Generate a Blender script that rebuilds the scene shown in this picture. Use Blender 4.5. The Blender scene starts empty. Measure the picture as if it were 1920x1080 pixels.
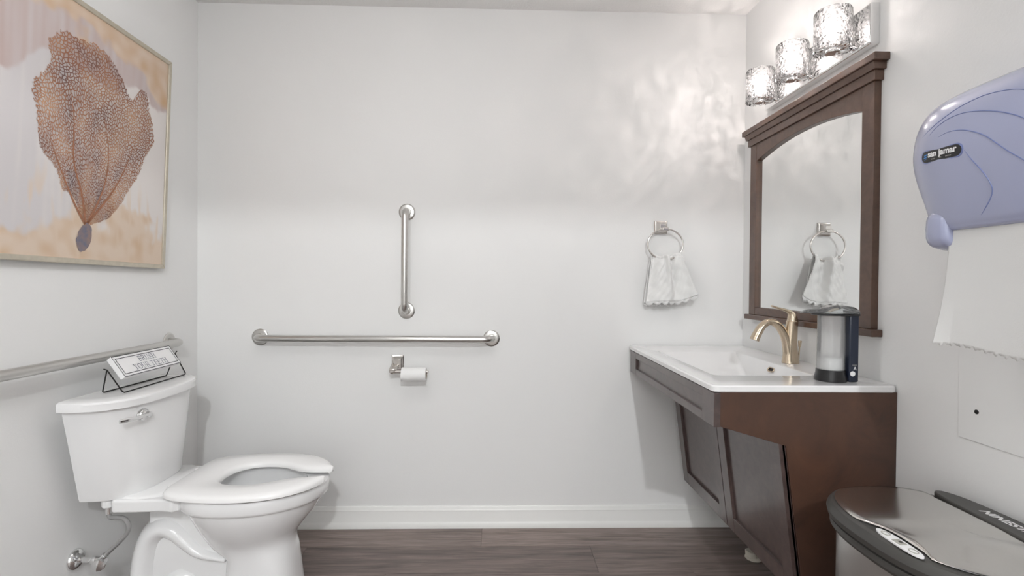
import bpy, bmesh, math, random
from mathutils import Vector, Matrix
random.seed(7)
scene = bpy.context.scene
col = scene.collection

# ------------------------------------------------------------------ camera
W, H = 2.541, 2.4145            # room width, ceiling height; back wall is Y = 0, the room runs towards -Y
YAW, PITCH, ROLL, FPX = 0.0272, 0.0108, 0.0080, 938.47
CAM = Vector((1.3832, -2.3398, 1.1457))
fw = Vector((math.sin(YAW) * math.cos(PITCH), math.cos(YAW) * math.cos(PITCH), -math.sin(PITCH)))
rt = Vector((math.cos(YAW), -math.sin(YAW), 0))
up = rt.cross(fw)
r2 = rt * math.cos(ROLL) + up * math.sin(ROLL)
u2 = up * math.cos(ROLL) - rt * math.sin(ROLL)
cd = bpy.data.cameras.new('camera')
cd.sensor_width = 36.0
cd.lens = FPX / 1920 * 36.0
cd.clip_start = 0.02
cam = bpy.data.objects.new('camera', cd)
col.objects.link(cam)
cam.matrix_world = Matrix(((r2.x, u2.x, -fw.x, CAM.x), (r2.y, u2.y, -fw.y, CAM.y), (r2.z, u2.z, -fw.z, CAM.z), (0, 0, 0, 1)))
scene.camera = cam

# ------------------------------------------------------------------ world, exposure, lamp strengths
world = bpy.data.worlds.new('world')
scene.world = world
world.use_nodes = True
world.node_tree.nodes['Background'].inputs[0].default_value = (1, 1, 1, 1)
world.node_tree.nodes['Background'].inputs[1].default_value = 0.0
scene.view_settings.view_transform = 'Standard'
scene.view_settings.look = 'None'
scene.view_settings.gamma = 1.0
scene.view_settings.use_curve_mapping = False
scene.view_settings.exposure = 0.0
VANITY_W = 3.3
HALL_W = 132.0                 # lamp in the hallway behind the camera
ROOMFILL_EMIT = 12.4  # strength of the fill globe added above the frame
HALLFILL_EMIT = 14.0  # strength of the fill panel added in the hall

# ------------------------------------------------------------------ materials
MATS = {}
def mat(name, c, rough=0.5, metal=0.0, spec=0.5, var=0.0, vscale=8.0, bump=0.0, bscale=200.0, coat=0.0, aniso=0.0,
        stretch=(1, 1, 1), c2=None):
    m = bpy.data.materials.new(name)
    m.use_nodes = True
    nt = m.node_tree
    b = nt.nodes['Principled BSDF']
    b.inputs['Base Color'].default_value = (*c, 1)
    b.inputs['Roughness'].default_value = rough
    b.inputs['Metallic'].default_value = metal
    b.inputs['Specular IOR Level'].default_value = spec
    b.inputs['Coat Weight'].default_value = coat
    b.inputs['Coat Roughness'].default_value = 0.12
    b.inputs['Anisotropic'].default_value = aniso
    tc = nt.nodes.new('ShaderNodeTexCoord')
    mp = nt.nodes.new('ShaderNodeMapping')
    mp.inputs['Scale'].default_value = stretch
    nt.links.new(tc.outputs['Object'], mp.inputs['Vector'])
    if var > 0:
        n = nt.nodes.new('ShaderNodeTexNoise')
        n.inputs['Scale'].default_value = vscale
        n.inputs['Detail'].default_value = 5
        nt.links.new(mp.outputs[0], n.inputs['Vector'])
        r = nt.nodes.new('ShaderNodeValToRGB')
        d = c2 if c2 else tuple(max(0, x * (1 - var)) for x in c)
        r.color_ramp.elements[0].position = 0.3
        r.color_ramp.elements[1].position = 0.7
        r.color_ramp.elements[0].color = (*d, 1)
        r.color_ramp.elements[1].color = (*c, 1)
        nt.links.new(n.outputs['Fac'], r.inputs['Fac'])
        nt.links.new(r.outputs['Color'], b.inputs['Base Color'])
    if bump > 0:
        n2 = nt.nodes.new('ShaderNodeTexNoise')
        n2.inputs['Scale'].default_value = bscale
        n2.inputs['Detail'].default_value = 3
        nt.links.new(mp.outputs[0], n2.inputs['Vector'])
        bp = nt.nodes.new('ShaderNodeBump')
        bp.inputs['Strength'].default_value = bump
        bp.inputs['Distance'].default_value = 0.002
        nt.links.new(n2.outputs['Fac'], bp.inputs['Height'])
        nt.links.new(bp.outputs['Normal'], b.inputs['Normal'])
    MATS[name] = m
    return m

def emat(name, c, s):
    m = bpy.data.materials.new(name)
    m.use_nodes = True
    nt = m.node_tree
    nt.nodes.clear()
    e = nt.nodes.new('ShaderNodeEmission')
    e.inputs[0].default_value = (*c, 1)
    e.inputs[1].default_value = s
    o = nt.nodes.new('ShaderNodeOutputMaterial')
    nt.links.new(e.outputs[0], o.inputs[0])
    return m

def clear_mat(name, tint=(1, 1, 1), haze=0.0, haze_col=(1, 1, 1), crackle=0.0, rough=0.03, ior=1.45):
    """thin clear plastic or glass: straight-through transparency, Fresnel gloss, a share of milky haze"""
    m = bpy.data.materials.new(name)
    m.use_nodes = True
    nt = m.node_tree
    nt.nodes.clear()
    o = nt.nodes.new('ShaderNodeOutputMaterial')
    t = nt.nodes.new('ShaderNodeBsdfTransparent')
    t.inputs[0].default_value = (*tint, 1)
    g = nt.nodes.new('ShaderNodeBsdfGlossy')
    g.inputs['Roughness'].default_value = rough
    d = nt.nodes.new('ShaderNodeBsdfTranslucent')
    d.inputs[0].default_value = (*haze_col, 1)
    d2 = nt.nodes.new('ShaderNodeBsdfDiffuse')
    d2.inputs[0].default_value = (*haze_col, 1)
    dm = nt.nodes.new('ShaderNodeMixShader')
    nt.links.new(d.outputs[0], dm.inputs[1])
    nt.links.new(d2.outputs[0], dm.inputs[2])
    mh = nt.nodes.new('ShaderNodeMixShader')
    mh.inputs[0].default_value = haze
    nt.links.new(t.outputs[0], mh.inputs[1])
    nt.links.new(dm.outputs[0], mh.inputs[2])
    f = nt.nodes.new('ShaderNodeFresnel')
    f.inputs['IOR'].default_value = ior
    mg = nt.nodes.new('ShaderNodeMixShader')
    nt.links.new(f.outputs[0], mg.inputs[0])
    nt.links.new(mh.outputs[0], mg.inputs[1])
    nt.links.new(g.outputs[0], mg.inputs[2])
    nt.links.new(mg.outputs[0], o.inputs[0])
    if crackle > 0:
        tc = nt.nodes.new('ShaderNodeTexCoord')
        n0 = nt.nodes.new('ShaderNodeTexNoise')
        n0.inputs['Scale'].default_value = 60
        nt.links.new(tc.outputs['Object'], n0.inputs['Vector'])
        mx = nt.nodes.new('ShaderNodeMixRGB')
        mx.inputs[0].default_value = 0.012
        nt.links.new(tc.outputs['Object'], mx.inputs[1])
        nt.links.new(n0.outputs['Color'], mx.inputs[2])
        v = nt.nodes.new('ShaderNodeTexVoronoi')
        v.inputs['Scale'].default_value = 105
        nt.links.new(mx.outputs[0], v.inputs['Vector'])
        r = nt.nodes.new('ShaderNodeValToRGB')
        r.color_ramp.elements[0].position = 0.25
        r.color_ramp.elements[0].color = (0.004, 0.004, 0.004, 1)
        r.color_ramp.elements[1].position = 0.8
        r.color_ramp.elements[1].color = (crackle, crackle, crackle, 1)
        nt.links.new(v.outputs['Distance'], r.inputs['Fac'])
        nt.links.new(r.outputs['Color'], mh.inputs[0])
        r3 = nt.nodes.new('ShaderNodeValToRGB')
        r3.color_ramp.elements[0].position = 0.5
        r3.color_ramp.elements[0].color = (1, 1, 1, 1)
        r3.color_ramp.elements[1].position = 0.75
        r3.color_ramp.elements[1].color = (0.50, 0.50, 0.51, 1)
        nt.links.new(v.outputs['Distance'], r3.inputs['Fac'])
        nt.links.new(r3.outputs['Color'], t.inputs[0])
        bp = nt.nodes.new('ShaderNodeBump')
        bp.inputs['Strength'].default_value = 0.9
        bp.inputs['Distance'].default_value = 0.004
        nt.links.new(v.outputs['Distance'], bp.inputs['Height'])
        nt.links.new(bp.outputs['Normal'], g.inputs['Normal'])
        nt.links.new(bp.outputs['Normal'], f.inputs['Normal'])
    return m

def wood_mat(name, c, c2, rough, stretch, coat=0.0, scale=9.0, rnd=False, spec=0.5, bump=0.08):
    m = bpy.data.materials.new(name)
    m.use_nodes = True
    nt = m.node_tree
    b = nt.nodes['Principled BSDF']
    b.inputs['Roughness'].default_value = rough
    b.inputs['Coat Weight'].default_value = coat
    b.inputs['Coat Roughness'].default_value = 0.2
    b.inputs['Specular IOR Level'].default_value = spec
    tc = nt.nodes.new('ShaderNodeTexCoord')
    mp = nt.nodes.new('ShaderNodeMapping')
    mp.inputs['Scale'].default_value = stretch
    nt.links.new(tc.outputs['Object'], mp.inputs['Vector'])
    oi = nt.nodes.new('ShaderNodeObjectInfo')
    if rnd:
        mul = nt.nodes.new('ShaderNodeMath')
        mul.operation = 'MULTIPLY'
        mul.inputs[1].default_value = 37.0
        nt.links.new(oi.outputs['Random'], mul.inputs[0])
        nt.links.new(mul.outputs[0], mp.inputs['Location'])
    n = nt.nodes.new('ShaderNodeTexNoise')
    n.inputs['Scale'].default_value = scale
    n.inputs['Detail'].default_value = 8
    n.inputs['Roughness'].default_value = 0.65
    n.inputs['Distortion'].default_value = 0.6
    nt.links.new(mp.outputs[0], n.inputs['Vector'])
    r = nt.nodes.new('ShaderNodeValToRGB')
    r.color_ramp.elements[0].position = 0.32
    r.color_ramp.elements[1].position = 0.68
    r.color_ramp.elements[0].color = (*c2, 1)
    r.color_ramp.elements[1].color = (*c, 1)
    nt.links.new(n.outputs['Fac'], r.inputs['Fac'])
    out = r.outputs['Color']
    if rnd:
        hs = nt.nodes.new('ShaderNodeHueSaturation')
        ma = nt.nodes.new('ShaderNodeMapRange')
        ma.inputs['To Min'].default_value = 0.78
        ma.inputs['To Max'].default_value = 1.22
        nt.links.new(oi.outputs['Random'], ma.inputs['Value'])
        nt.links.new(ma.outputs[0], hs.inputs['Value'])
        nt.links.new(out, hs.inputs['Color'])
        out = hs.outputs['Color']
    nt.links.new(out, b.inputs['Base Color'])
    bp = nt.nodes.new('ShaderNodeBump')
    bp.inputs['Strength'].default_value = bump
    bp.inputs['Distance'].default_value = 0.002
    nt.links.new(n.outputs['Fac'], bp.inputs['Height'])
    nt.links.new(bp.outputs['Normal'], b.inputs['Normal'])
    return m

M_wall = mat('wall_paint', (0.85, 0.85, 0.843), 0.55, spec=0.25, bump=0.12, bscale=160)
M_ceil = mat('popcorn_ceiling', (0.88, 0.875, 0.867), 0.9, spec=0.1, bump=1.0, bscale=130)
M_trim = mat('white_trim', (0.84, 0.84, 0.82), 0.35)
M_porc = mat('porcelain', (0.86, 0.86, 0.86), 0.12, coat=0.4)
M_seat = mat('white_plastic_seat', (0.88, 0.875, 0.87), 0.25)
M_top = mat('ceramic_top', (0.86, 0.86, 0.86), 0.10, coat=0.5)
M_steel = mat('brushed_steel', (0.60, 0.59, 0.57), 0.28, 1.0)
M_nickel = mat('satin_nickel', (0.66, 0.63, 0.60), 0.22, 1.0)
M_chrome = mat('chrome', (0.82, 0.82, 0.82), 0.08, 1.0)
M_bronze = mat('champagne_bronze', (0.66, 0.55, 0.42), 0.27, 1.0, var=0.12, vscale=300, stretch=(1, 1, 0.02))
M_mirror = mat('mirror_silver', (0.85, 0.86, 0.855), 0.015, 1.0)
M_vside = wood_mat('espresso_side', (0.100, 0.048, 0.030), (0.058, 0.030, 0.021), 0.42, (1, 1, 1), scale=7, bump=0.03)
M_vfront_sheen = wood_mat('espresso_front_sheen', (0.098, 0.066, 0.060), (0.060, 0.041, 0.038), 0.30, (3, 3, 3), coat=0.6, scale=9, bump=0.03)  # same wood, base colour greyed to carry the gloss of the bright walls
M_mframe = wood_mat('mirror_wood', (0.125, 0.066, 0.042), (0.080, 0.042, 0.028), 0.38, (4, 4, 4), coat=0.3, scale=8, bump=0.03)
M_plank = wood_mat('grey_brown_plank', (0.30, 0.236, 0.212), (0.115, 0.088, 0.080), 0.42, (1.1, 15, 4), scale=3.2, rnd=True, bump=0.15)
M_hall = mat('hall_floor', (0.16, 0.13, 0.115), 0.5, var=0.3, vscale=6)
M_black = mat('black_plastic', (0.012, 0.012, 0.013), 0.28)
M_navy = mat('navy_plastic', (0.014, 0.020, 0.038), 0.28)
M_dark = mat('charcoal_plastic', (0.060, 0.058, 0.054), 0.42, bump=0.05, bscale=900)
M_wire = mat('black_wire', (0.018, 0.017, 0.016), 0.45, 0.4)
M_white = mat('white_print', (0.86, 0.86, 0.86), 0.5)
M_board = mat('white_board', (0.87, 0.865, 0.87), 0.55)
M_ink = mat('charcoal_ink', (0.035, 0.035, 0.04), 0.6)
M_blueink = mat('slate_ink', (0.13, 0.14, 0.20), 0.6)
M_blue = mat('logo_blue', (0.05, 0.25, 0.65), 0.5)
M_greyp = mat('grey_print', (0.42, 0.41, 0.37), 0.5)
M_paper = mat('paper_white', (0.74, 0.74, 0.73), 0.9, spec=0.05, bump=0.25, bscale=500)
M_tissue = mat('tissue_white', (0.88, 0.88, 0.875), 0.95, spec=0.05, bump=0.2, bscale=400)
M_towel = mat('terry_white', (0.86, 0.86, 0.85), 0.95, spec=0.05, bump=0.9, bscale=420)
M_lace = mat('lace_white', (0.86, 0.86, 0.85), 0.95, spec=0.05, bump=0.9, bscale=900)
M_frame = mat('champagne_frame', (0.62, 0.57, 0.47), 0.35, 0.55, var=0.15, vscale=40)
M_disp = mat('arctic_blue_plastic', (0.37, 0.395, 0.555), 0.27, spec=0.6, coat=0.5)
M_groove = mat('blue_groove', (0.17, 0.21, 0.42), 0.35)
M_cabin = mat('cabinet_inside', (0.02, 0.015, 0.012), 0.8)
M_lid = mat('brushed_lid', (0.74, 0.725, 0.70), 0.17, 1.0, var=0.06, vscale=60, stretch=(40, 0.6, 1))
M_can = mat('can_steel', (0.60, 0.60, 0.59), 0.30, 1.0)
M_cap = mat('cap_plastic', (0.62, 0.58, 0.50), 0.6)
M_wallpanel = mat('painted_panel', (0.84, 0.84, 0.832), 0.5, spec=0.3)
M_card = mat('cardboard', (0.45, 0.36, 0.27), 0.9)
M_crackle = clear_mat('crackle_glass', haze=0.3, crackle=0.13, rough=0.05)
M_bulbg = clear_mat('bulb_glass', haze=0.10)
M_clear = clear_mat('clear_plastic', tint=(0.95, 0.96, 0.96), haze=0.42, haze_col=(0.93, 0.93, 0.93))
M_lidclear = clear_mat('clear_lid', tint=(0.9, 0.92, 0.92), haze=0.22, haze_col=(0.85, 0.87, 0.87), rough=0.06)
M_soap = mat('white_soap', (0.85, 0.85, 0.84), 0.4)
M_fil = emat('lamp_filament', (1.0, 0.95, 0.88), 150.0)
M_roomfill = emat('room_fill_glow', (1.0, 0.99, 0.985), ROOMFILL_EMIT)
M_hallfill = emat('hall_fill_glow', (0.97, 0.985, 1.0), HALLFILL_EMIT)

# ------------------------------------------------------------------ mesh kit (world coordinates in, origin at the thing's base)
def thing(name, label, cat, loc, group=None):
    o = bpy.data.objects.new(name, None)
    o.empty_display_size = 0.05
    col.objects.link(o)
    o.location = loc
    o['label'] = label
    o['category'] = cat
    if group:
        o['group'] = group
    return o

def rootloc(p):
    while p.parent:
        p = p.parent
    return p.location.copy()

def put(name, verts, faces, m, parent=None, smooth=None, bevel=0.0, seg=2, base=None, solid=0.0, sub=0):
    base = rootloc(parent) if parent else (Vector(base) if base is not None else Vector((0, 0, 0)))
    me = bpy.data.meshes.new(name)
    me.from_pydata([tuple(Vector(v) - base) for v in verts], [], faces)
    bm = bmesh.new()
    bm.from_mesh(me)
    bmesh.ops.recalc_face_normals(bm, faces=bm.faces)
    bm.to_mesh(me)
    bm.free()
    me.materials.append(m)
    if smooth is not None:
        me.shade_smooth()
        if smooth < 180:
            me.set_sharp_from_angle(angle=math.radians(smooth))
    o = bpy.data.objects.new(name, me)
    col.objects.link(o)
    if parent:
        o.parent = parent
    else:
        o.location = base
    if solid:
        md = o.modifiers.new('thickness', 'SOLIDIFY')
        md.thickness = solid
        md.offset = 0
    if bevel > 0:
        md = o.modifiers.new('edges', 'BEVEL')
        md.width = bevel
        md.segments = seg
        md.limit_method = 'ANGLE'
        md.angle_limit = math.radians(40)
        me.shade_smooth()
        me.set_sharp_from_angle(angle=math.radians(35))
        md.harden_normals = False
    if sub:
        md = o.modifiers.new('smooth', 'SUBSURF')
        md.levels = sub
        md.render_levels = sub
    return o

def tag(o, label, cat, group=None):
    o['label'] = label
    o['category'] = cat
    if group:
        o['group'] = group
    return o

def boxvf(x0, x1, y0, y1, z0, z1):
    v = [(x, y, z) for z in (z0, z1) for y in (y0, y1) for x in (x0, x1)]
    f = [(0, 2, 3, 1), (4, 5, 7, 6), (0, 1, 5, 4), (2, 6, 7, 3), (0, 4, 6, 2), (1, 3, 7, 5)]
    return v, f

def box(name, x0, x1, y0, y1, z0, z1, m, parent=None, bevel=0.0, seg=2, base=None):
    v, f = boxvf(x0, x1, y0, y1, z0, z1)
    return put(name, v, f, m, parent, bevel=bevel, seg=seg, base=base)

def multi(name, boxes, m, parent=None, bevel=0.0, base=None):
    V, F = [], []
    for b in boxes:
        v, f = boxvf(*b)
        n = len(V)
        V += v
        F += [tuple(i + n for i in q) for q in f]
    return put(name, V, F, m, parent, bevel=bevel, base=base)

def struct(o):
    o['kind'] = 'structure'
    return o

def spline(pts, n=8, closed=False):
    P = [Vector(p) for p in pts]
    out = []
    k = len(P)
    rng = range(k if closed else k - 1)
    for i in rng:
        if closed:
            a, b, c, d = P[(i - 1) % k], P[i], P[(i + 1) % k], P[(i + 2) % k]
        else:
            a, b, c, d = P[max(0, i - 1)], P[i], P[i + 1], P[min(k - 1, i + 2)]
        for j in range(n):
            t = j / n
            out.append(0.5 * ((2 * b) + (c - a) * t + (2 * a - 5 * b + 4 * c - d) * t * t + (3 * b - a - 3 * c + d) * t ** 3))
    if not closed:
        out.append(P[-1].copy())
    return out

def interp(vals, n):
    out = []
    for i in range(n):
        t = i / (n - 1) * (len(vals) - 1)
        k = min(int(t), len(vals) - 2)
        out.append(vals[k] + (vals[k + 1] - vals[k]) * (t - k))
    return out

def ringmesh(rings, closed=False, caps=True):
    V, F = [], []
    n = len(rings[0])
    for r in rings:
        V += [tuple(p) for p in r]
    m = len(rings)
    for i in range(m if closed else m - 1):
        a, b = i * n, ((i + 1) % m) * n
        for j in range(n):
            F.append((a + j, a + (j + 1) % n, b + (j + 1) % n, b + j))
    if caps and not closed:
        F.append(tuple(range(n)))
        F.append(tuple(range((m - 1) * n, m * n)))
    return V, F

def tubevf(path, rad, n=14, flat=None, upv=(0, 0, 1), closed=False, caps=True):
    P = [Vector(p) for p in path]
    R = interp(rad, len(P)) if isinstance(rad, (list, tuple)) else [rad] * len(P)
    Fl = None
    if flat is not None:
        Fl = interp(flat, len(P)) if isinstance(flat, (list, tuple)) else [flat] * len(P)
    rings = []
    u = Vector(upv)
    for i, p in enumerate(P):
        a = P[(i - 1) % len(P)] if (closed or i > 0) else p
        b = P[(i + 1) % len(P)] if (closed or i < len(P) - 1) else p
        t = (b - a).normalized()
        s = t.cross(u)
        if s.length < 1e-4:
            s = t.cross(Vector((1, 0, 0)))
        s.normalize()
        w = s.cross(t).normalized()
        u = w
        r = R[i]
        q = Fl[i] if Fl else r
        rings.append([p + s * q * math.cos(2 * math.pi * j / n) + w * r * math.sin(2 * math.pi * j / n) for j in range(n)])
    return ringmesh(rings, closed, caps)

def tube(name, path, rad, m, parent=None, n=14, flat=None, upv=(0, 0, 1), closed=False, smooth=50, base=None):
    v, f = tubevf(path, rad, n, flat, upv, closed)
    return put(name, v, f, m, parent, smooth=smooth, base=base)

def lathe(name, prof, origin, axis, m, parent=None, n=32, smooth=40, caps=True, base=None):
    """prof: (radius, distance along axis)"""
    o = Vector(origin)
    a = Vector(axis).normalized()
    s = a.cross(Vector((0, 0, 1)))
    if s.length < 1e-3:
        s = Vector((1, 0, 0))
    s.normalize()
    w = a.cross(s).normalized()
    rings = [[o + a * h + (s * math.cos(2 * math.pi * j / n) + w * math.sin(2 * math.pi * j / n)) * max(r, 1e-5) for j in range(n)] for r, h in prof]
    v, f = ringmesh(rings, False, caps)
    return put(name, v, f, m, parent, smooth=smooth, base=base)

def prism(name, pts, d, m, parent=None, bevel=0.0, smooth=None, base=None, seg=2):
    """pts: 3-D outline, d: extrusion vector"""
    n = len(pts)
    d = Vector(d)
    V = [tuple(Vector(p)) for p in pts] + [tuple(Vector(p) + d) for p in pts]
    F = [tuple(range(n)), tuple(range(n, 2 * n))] + [(i, (i + 1) % n, n + (i + 1) % n, n + i) for i in range(n)]
    return put(name, V, F, m, parent, bevel=bevel, smooth=smooth, base=base, seg=seg)

def grid(name, fn, nu, nv, m, parent=None, smooth=180, solid=0.0, base=None, uv=False):
    V = [tuple(fn(i / nu, j / nv)) for j in range(nv + 1) for i in range(nu + 1)]
    F = [(j * (nu + 1) + i, j * (nu + 1) + i + 1, (j + 1) * (nu + 1) + i + 1, (j + 1) * (nu + 1) + i) for j in range(nv) for i in range(nu)]
    return put(name, V, F, m, parent, smooth=smooth, solid=solid, base=base)

def textvf(s, size, o, ex, ey, bold=0.0, shear=0.0, lift=0.0004, spacing=1.0):
    cu = bpy.data.curves.new('lettering', 'FONT')
    cu.body = s
    cu.size = size
    cu.offset = bold
    cu.shear = shear
    cu.space_character = spacing
    ob = bpy.data.objects.new('lettering', cu)
    col.objects.link(ob)
    dg = bpy.context.evaluated_depsgraph_get()
    me = bpy.data.meshes.new_from_object(ob.evaluated_get(dg))
    ex, ey, o = Vector(ex).normalized(), Vector(ey).normalized(), Vector(o)
    nz = ex.cross(ey).normalized()
    V = [tuple(o + ex * v.co.x + ey * v.co.y + nz * lift) for v in me.vertices]
    F = [tuple(p.vertices) for p in me.polygons]
    bpy.data.objects.remove(ob)
    bpy.data.curves.remove(cu)
    bpy.data.meshes.remove(me)
    return V, F

# ================================================================== THE SETTING
YF = -2.75           # front wall of the room, behind the camera, with a wide doorway into a hall
struct(box('wall_back', -0.12, W + 0.12, 0, 0.12, -0.02, H + 0.05, M_wall))
struct(box('wall_left', -0.12, 0, YF, 0, -0.02, H + 0.05, M_wall))
struct(box('wall_right', W, W + 0.12, YF, 0, -0.02, H + 0.05, M_wall))
struct(multi('wall_front', [(-0.12, 0.42, YF - 0.12, YF, -0.02, H + 0.05), (2.05, W + 0.12, YF - 0.12, YF, -0.02, H + 0.05),
                            (0.42, 2.05, YF - 0.12, YF, 2.275, H + 0.05)], M_wall))
struct(box('ceiling', -0.12, W + 0.12, YF - 0.12, 0.12, H, H + 0.1, M_ceil))
# hall beyond the doorway
HY = -5.2
struct(box('wall_hall_left', -0.62, -0.5, HY, YF - 0.12, -0.02, 2.85, M_wall))
struct(box('wall_hall_right', 3.0, 3.12, HY, YF - 0.12, -0.02, 2.85, M_wall))
struct(box('wall_hall_end', -0.62, 3.12, HY - 0.12, HY, -0.02, 2.85, M_wall))
struct(multi('wall_hall_near', [(-0.62, -0.12, YF - 0.12, YF, -0.02, 2.85), (W + 0.12, 3.12, YF - 0.12, YF, -0.02, 2.85),
                                (-0.12, W + 0.12, YF - 0.12, YF, H + 0.1, 2.85)], M_wall))
struct(box('ceiling_hall', -0.62, 3.12, HY - 0.12, YF, 2.85, 2.95, M_ceil))
struct(box('floor_hall', -0.62, 3.12, HY - 0.12, YF, -0.05, 0.0, M_hall))

# plank floor
flo = struct(box('floor', -0.12, W + 0.12, YF, 0.12, -0.05, -0.004, M_cabin))
rows, y = [], 0.0
rows.append((0.0, -0.178))
y = -0.178
while y > YF + 0.001:
    rows.append((y, max(YF, y - 0.2)))
    y -= 0.2
offs = [1.316, 1.79, 0.95, 0.35, 1.55]
for i, (ya, yb) in enumerate(rows):
    x = offs[i % 5] - 1.22 * 2
    while x < W:
        a, b = max(x, 0.0), min(x + 1.22, W)
        if b - a > 0.02:
            g = 0.0006
            o = box('plank', a + g, b - g, yb + g, ya - g, -0.006, 0.0, M_plank, base=((a + b) / 2, (ya + yb) / 2, 0))
            o.parent = flo
        x += 1.22

# baseboards: moulded profile (distance from wall, height)
bprof = [(0, 0), (0.020, 0), (0.020, 0.012), (0.014, 0.026), (0.012, 0.030), (0.012, 0.070), (0.0105, 0.074), (0.0105, 0.081),
         (0.0075, 0.086), (0.0065, 0.094), (0.004, 0.098), (0, 0.098)]
def baseboard(name, pts):
    a, b, n = pts
    a, b, n = Vector(a), Vector(b), Vector(n)
    struct(prism(name, [a + n * d + Vector((0, 0, z)) for d, z in bprof], b - a, M_trim, smooth=30))
baseboard('baseboard_back', ((0.0, 0, 0), (W, 0, 0), (0, -1, 0)))
baseboard('baseboard_left', ((0, -1.00, 0), (0, YF, 0), (1, 0, 0)))
baseboard('baseboard_right', ((W, -0.94, 0), (W, YF, 0), (-1, 0, 0)))
for k, (x0, x1) in enumerate(((0.36, 0.44), (2.03, 2.11))):
    struct(box('trim_%d' % (k + 1), x0, x1, YF - 0.002, YF + 0.016, 0, 2.34, M_trim, bevel=0.003))
struct(box('trim_3', 0.36, 2.11, YF - 0.002, YF + 0.016, 2.26, 2.34, M_trim, bevel=0.003))

# lamps out of view: added fill globe, hall pendant, added hall fill panel
cl = thing('fill_globe', 'added white fill globe on a nickel stem in the middle of the room, unseen', 'lamp', (0.92, -1.22, H))
lathe('canopy', [(0.07, 0), (0.07, -0.012), (0.05, -0.025), (0.012, -0.03)], (0.92, -1.22, H), (0, 0, 1), M_nickel, cl, n=32)
tube('stem', [(0.92, -1.22, H - 0.02), (0.92, -1.22, H - 0.19)], 0.008, M_nickel, cl)
lathe('globe', [(0.15 * math.sin(math.pi * k / 20), 0.15 * math.cos(math.pi * k / 20)) for k in range(21)], (0.92, -1.22, H - 0.33), (0, 0, 1), M_roomfill, cl, n=36, smooth=180)
ht = thing('hall_fill_panel', 'added square fill light panel in the hall behind the door, unseen', 'lamp', (1.25, -3.6, 2.85))
box('panel_frame', 0.62, 1.88, -4.23, -2.99, 2.835, 2.85, M_white, ht)
box('diffuser', 0.65, 1.85, -4.2, -3.02, 2.825, 2.84, M_hallfill, ht)
hp = thing('hall_pendant', 'small pendant lamp hanging in the hall behind the door', 'lamp', (1.72, -4.0, 2.85))
tube('cord', [(1.72, -4.0, 2.85), (1.72, -4.0, 2.66)], 0.004, M_black, hp)
lathe('shade', [(0.02, 0.05), (0.05, 0.04), (0.075, 0.0)], (1.72, -4.0, 2.62), (0, 0, 1), M_nickel, hp, caps=False)
ld = bpy.data.lights.new('hall_bulb', 'POINT')
ld.energy = HALL_W
ld.color = (0.96, 0.985, 1.0)
ld.shadow_soft_size = 0.035
lo = bpy.data.objects.new('hall_bulb', ld)
col.objects.link(lo)
lo.parent = hp
lo.location = (0, 0, -0.25)

# ================================================================== GRAB BARS
def grab_bar(label, a, b, n, r=0.016, stand=0.056, loc=None):
    a, b, n = Vector(a), Vector(b), Vector(n)
    t = thing('grab_bar', label, 'grab bar', tuple(a), 'steel grab bars on the walls')
    d = (b - a).normalized()
    path = [a + n * 0.004, a + n * (stand - 0.034)]
    for k in range(1, 7):
        th = k / 6 * math.pi / 2
        path.append(a + n * (stand - 0.034 + 0.034 * math.sin(th)) + d * 0.034 * (1 - math.cos(th)))
    for k in range(0, 7):
        th = k / 6 * math.pi / 2
        path.append(b - d * 0.034 * (1 - math.sin(th)) + n * (stand - 0.034 + 0.034 * math.cos(th)))
    path.append(b + n * 0.004)
    side = d.cross(n)
    tube('bar', path, r, M_steel, t, n=20, upv=tuple(side), smooth=60)
    for p in (a, b):
        lathe('flange', [(0.0385, 0.0), (0.0385, 0.002), (0.036, 0.0045), (0.030, 0.006), (0.019, 0.0065), (0.0175, 0.012)], p, n, M_steel, t, n=36)
    return t
grab_bar('long horizontal brushed steel grab bar on the back wall above the toilet paper', (0.286, 0, 0.885), (1.353, 0, 0.885), (0, -1, 0))
grab_bar('short vertical brushed steel grab bar on the back wall', (0.957, 0, 1.012), (0.957, 0, 1.469), (0, -1, 0))
grab_bar('steel grab bar on the left wall behind the toilet tank', (0, -0.20, 0.885), (0, -1.115, 0.885), (1, 0, 0))

# ================================================================== TOILET PAPER HOLDER AND ROLL
t = thing('toilet_paper_holder', 'square satin nickel toilet paper holder under the long grab bar', 'holder', (0.919, 0, 0.768))
def pyramid_plate(name, cx, cz, s, y0, steps, m, par):
    V, F = [], []
    rings = [[(cx + sx * s * k, y0 - d, cz + sz * s * k * (1.36 if name == 'backplate_tall' else 1)) for sx, sz in ((-1, -1), (1, -1), (1, 1), (-1, 1))] for k, d in steps]
    v, f = ringmesh(rings)
    return put('backplate', v, f, m, par, bevel=0.0012)
pyramid_plate('backplate_tall', 0.919, 0.768, 0.028, 0, [(1, 0), (1, 0.006), (0.84, 0.010), (0.78, 0.010), (0.50, 0.018), (0.46, 0.022)], M_nickel, t)
prism('arm', [(0.893, -0.012, 0.752), (0.93, -0.012, 0.752), (0.92, -0.078, 0.735), (0.893, -0.078, 0.735)], (0, 0, 0.018), M_nickel, t, bevel=0.003)
lathe('post', [(0.011, 0), (0.011, 0.012), (0.0075, 0.014), (0.0075, 0.155), (0.0105, 0.157), (0.0105, 0.166), (0.005, 0.170)], (0.90, -0.068, 0.738), (1, 0, 0), M_nickel, t, n=20)
rl = thing('toilet_paper_roll', 'nearly finished white toilet paper roll on the nickel holder', 'toilet paper', (0.998, -0.068, 0.708))
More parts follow.
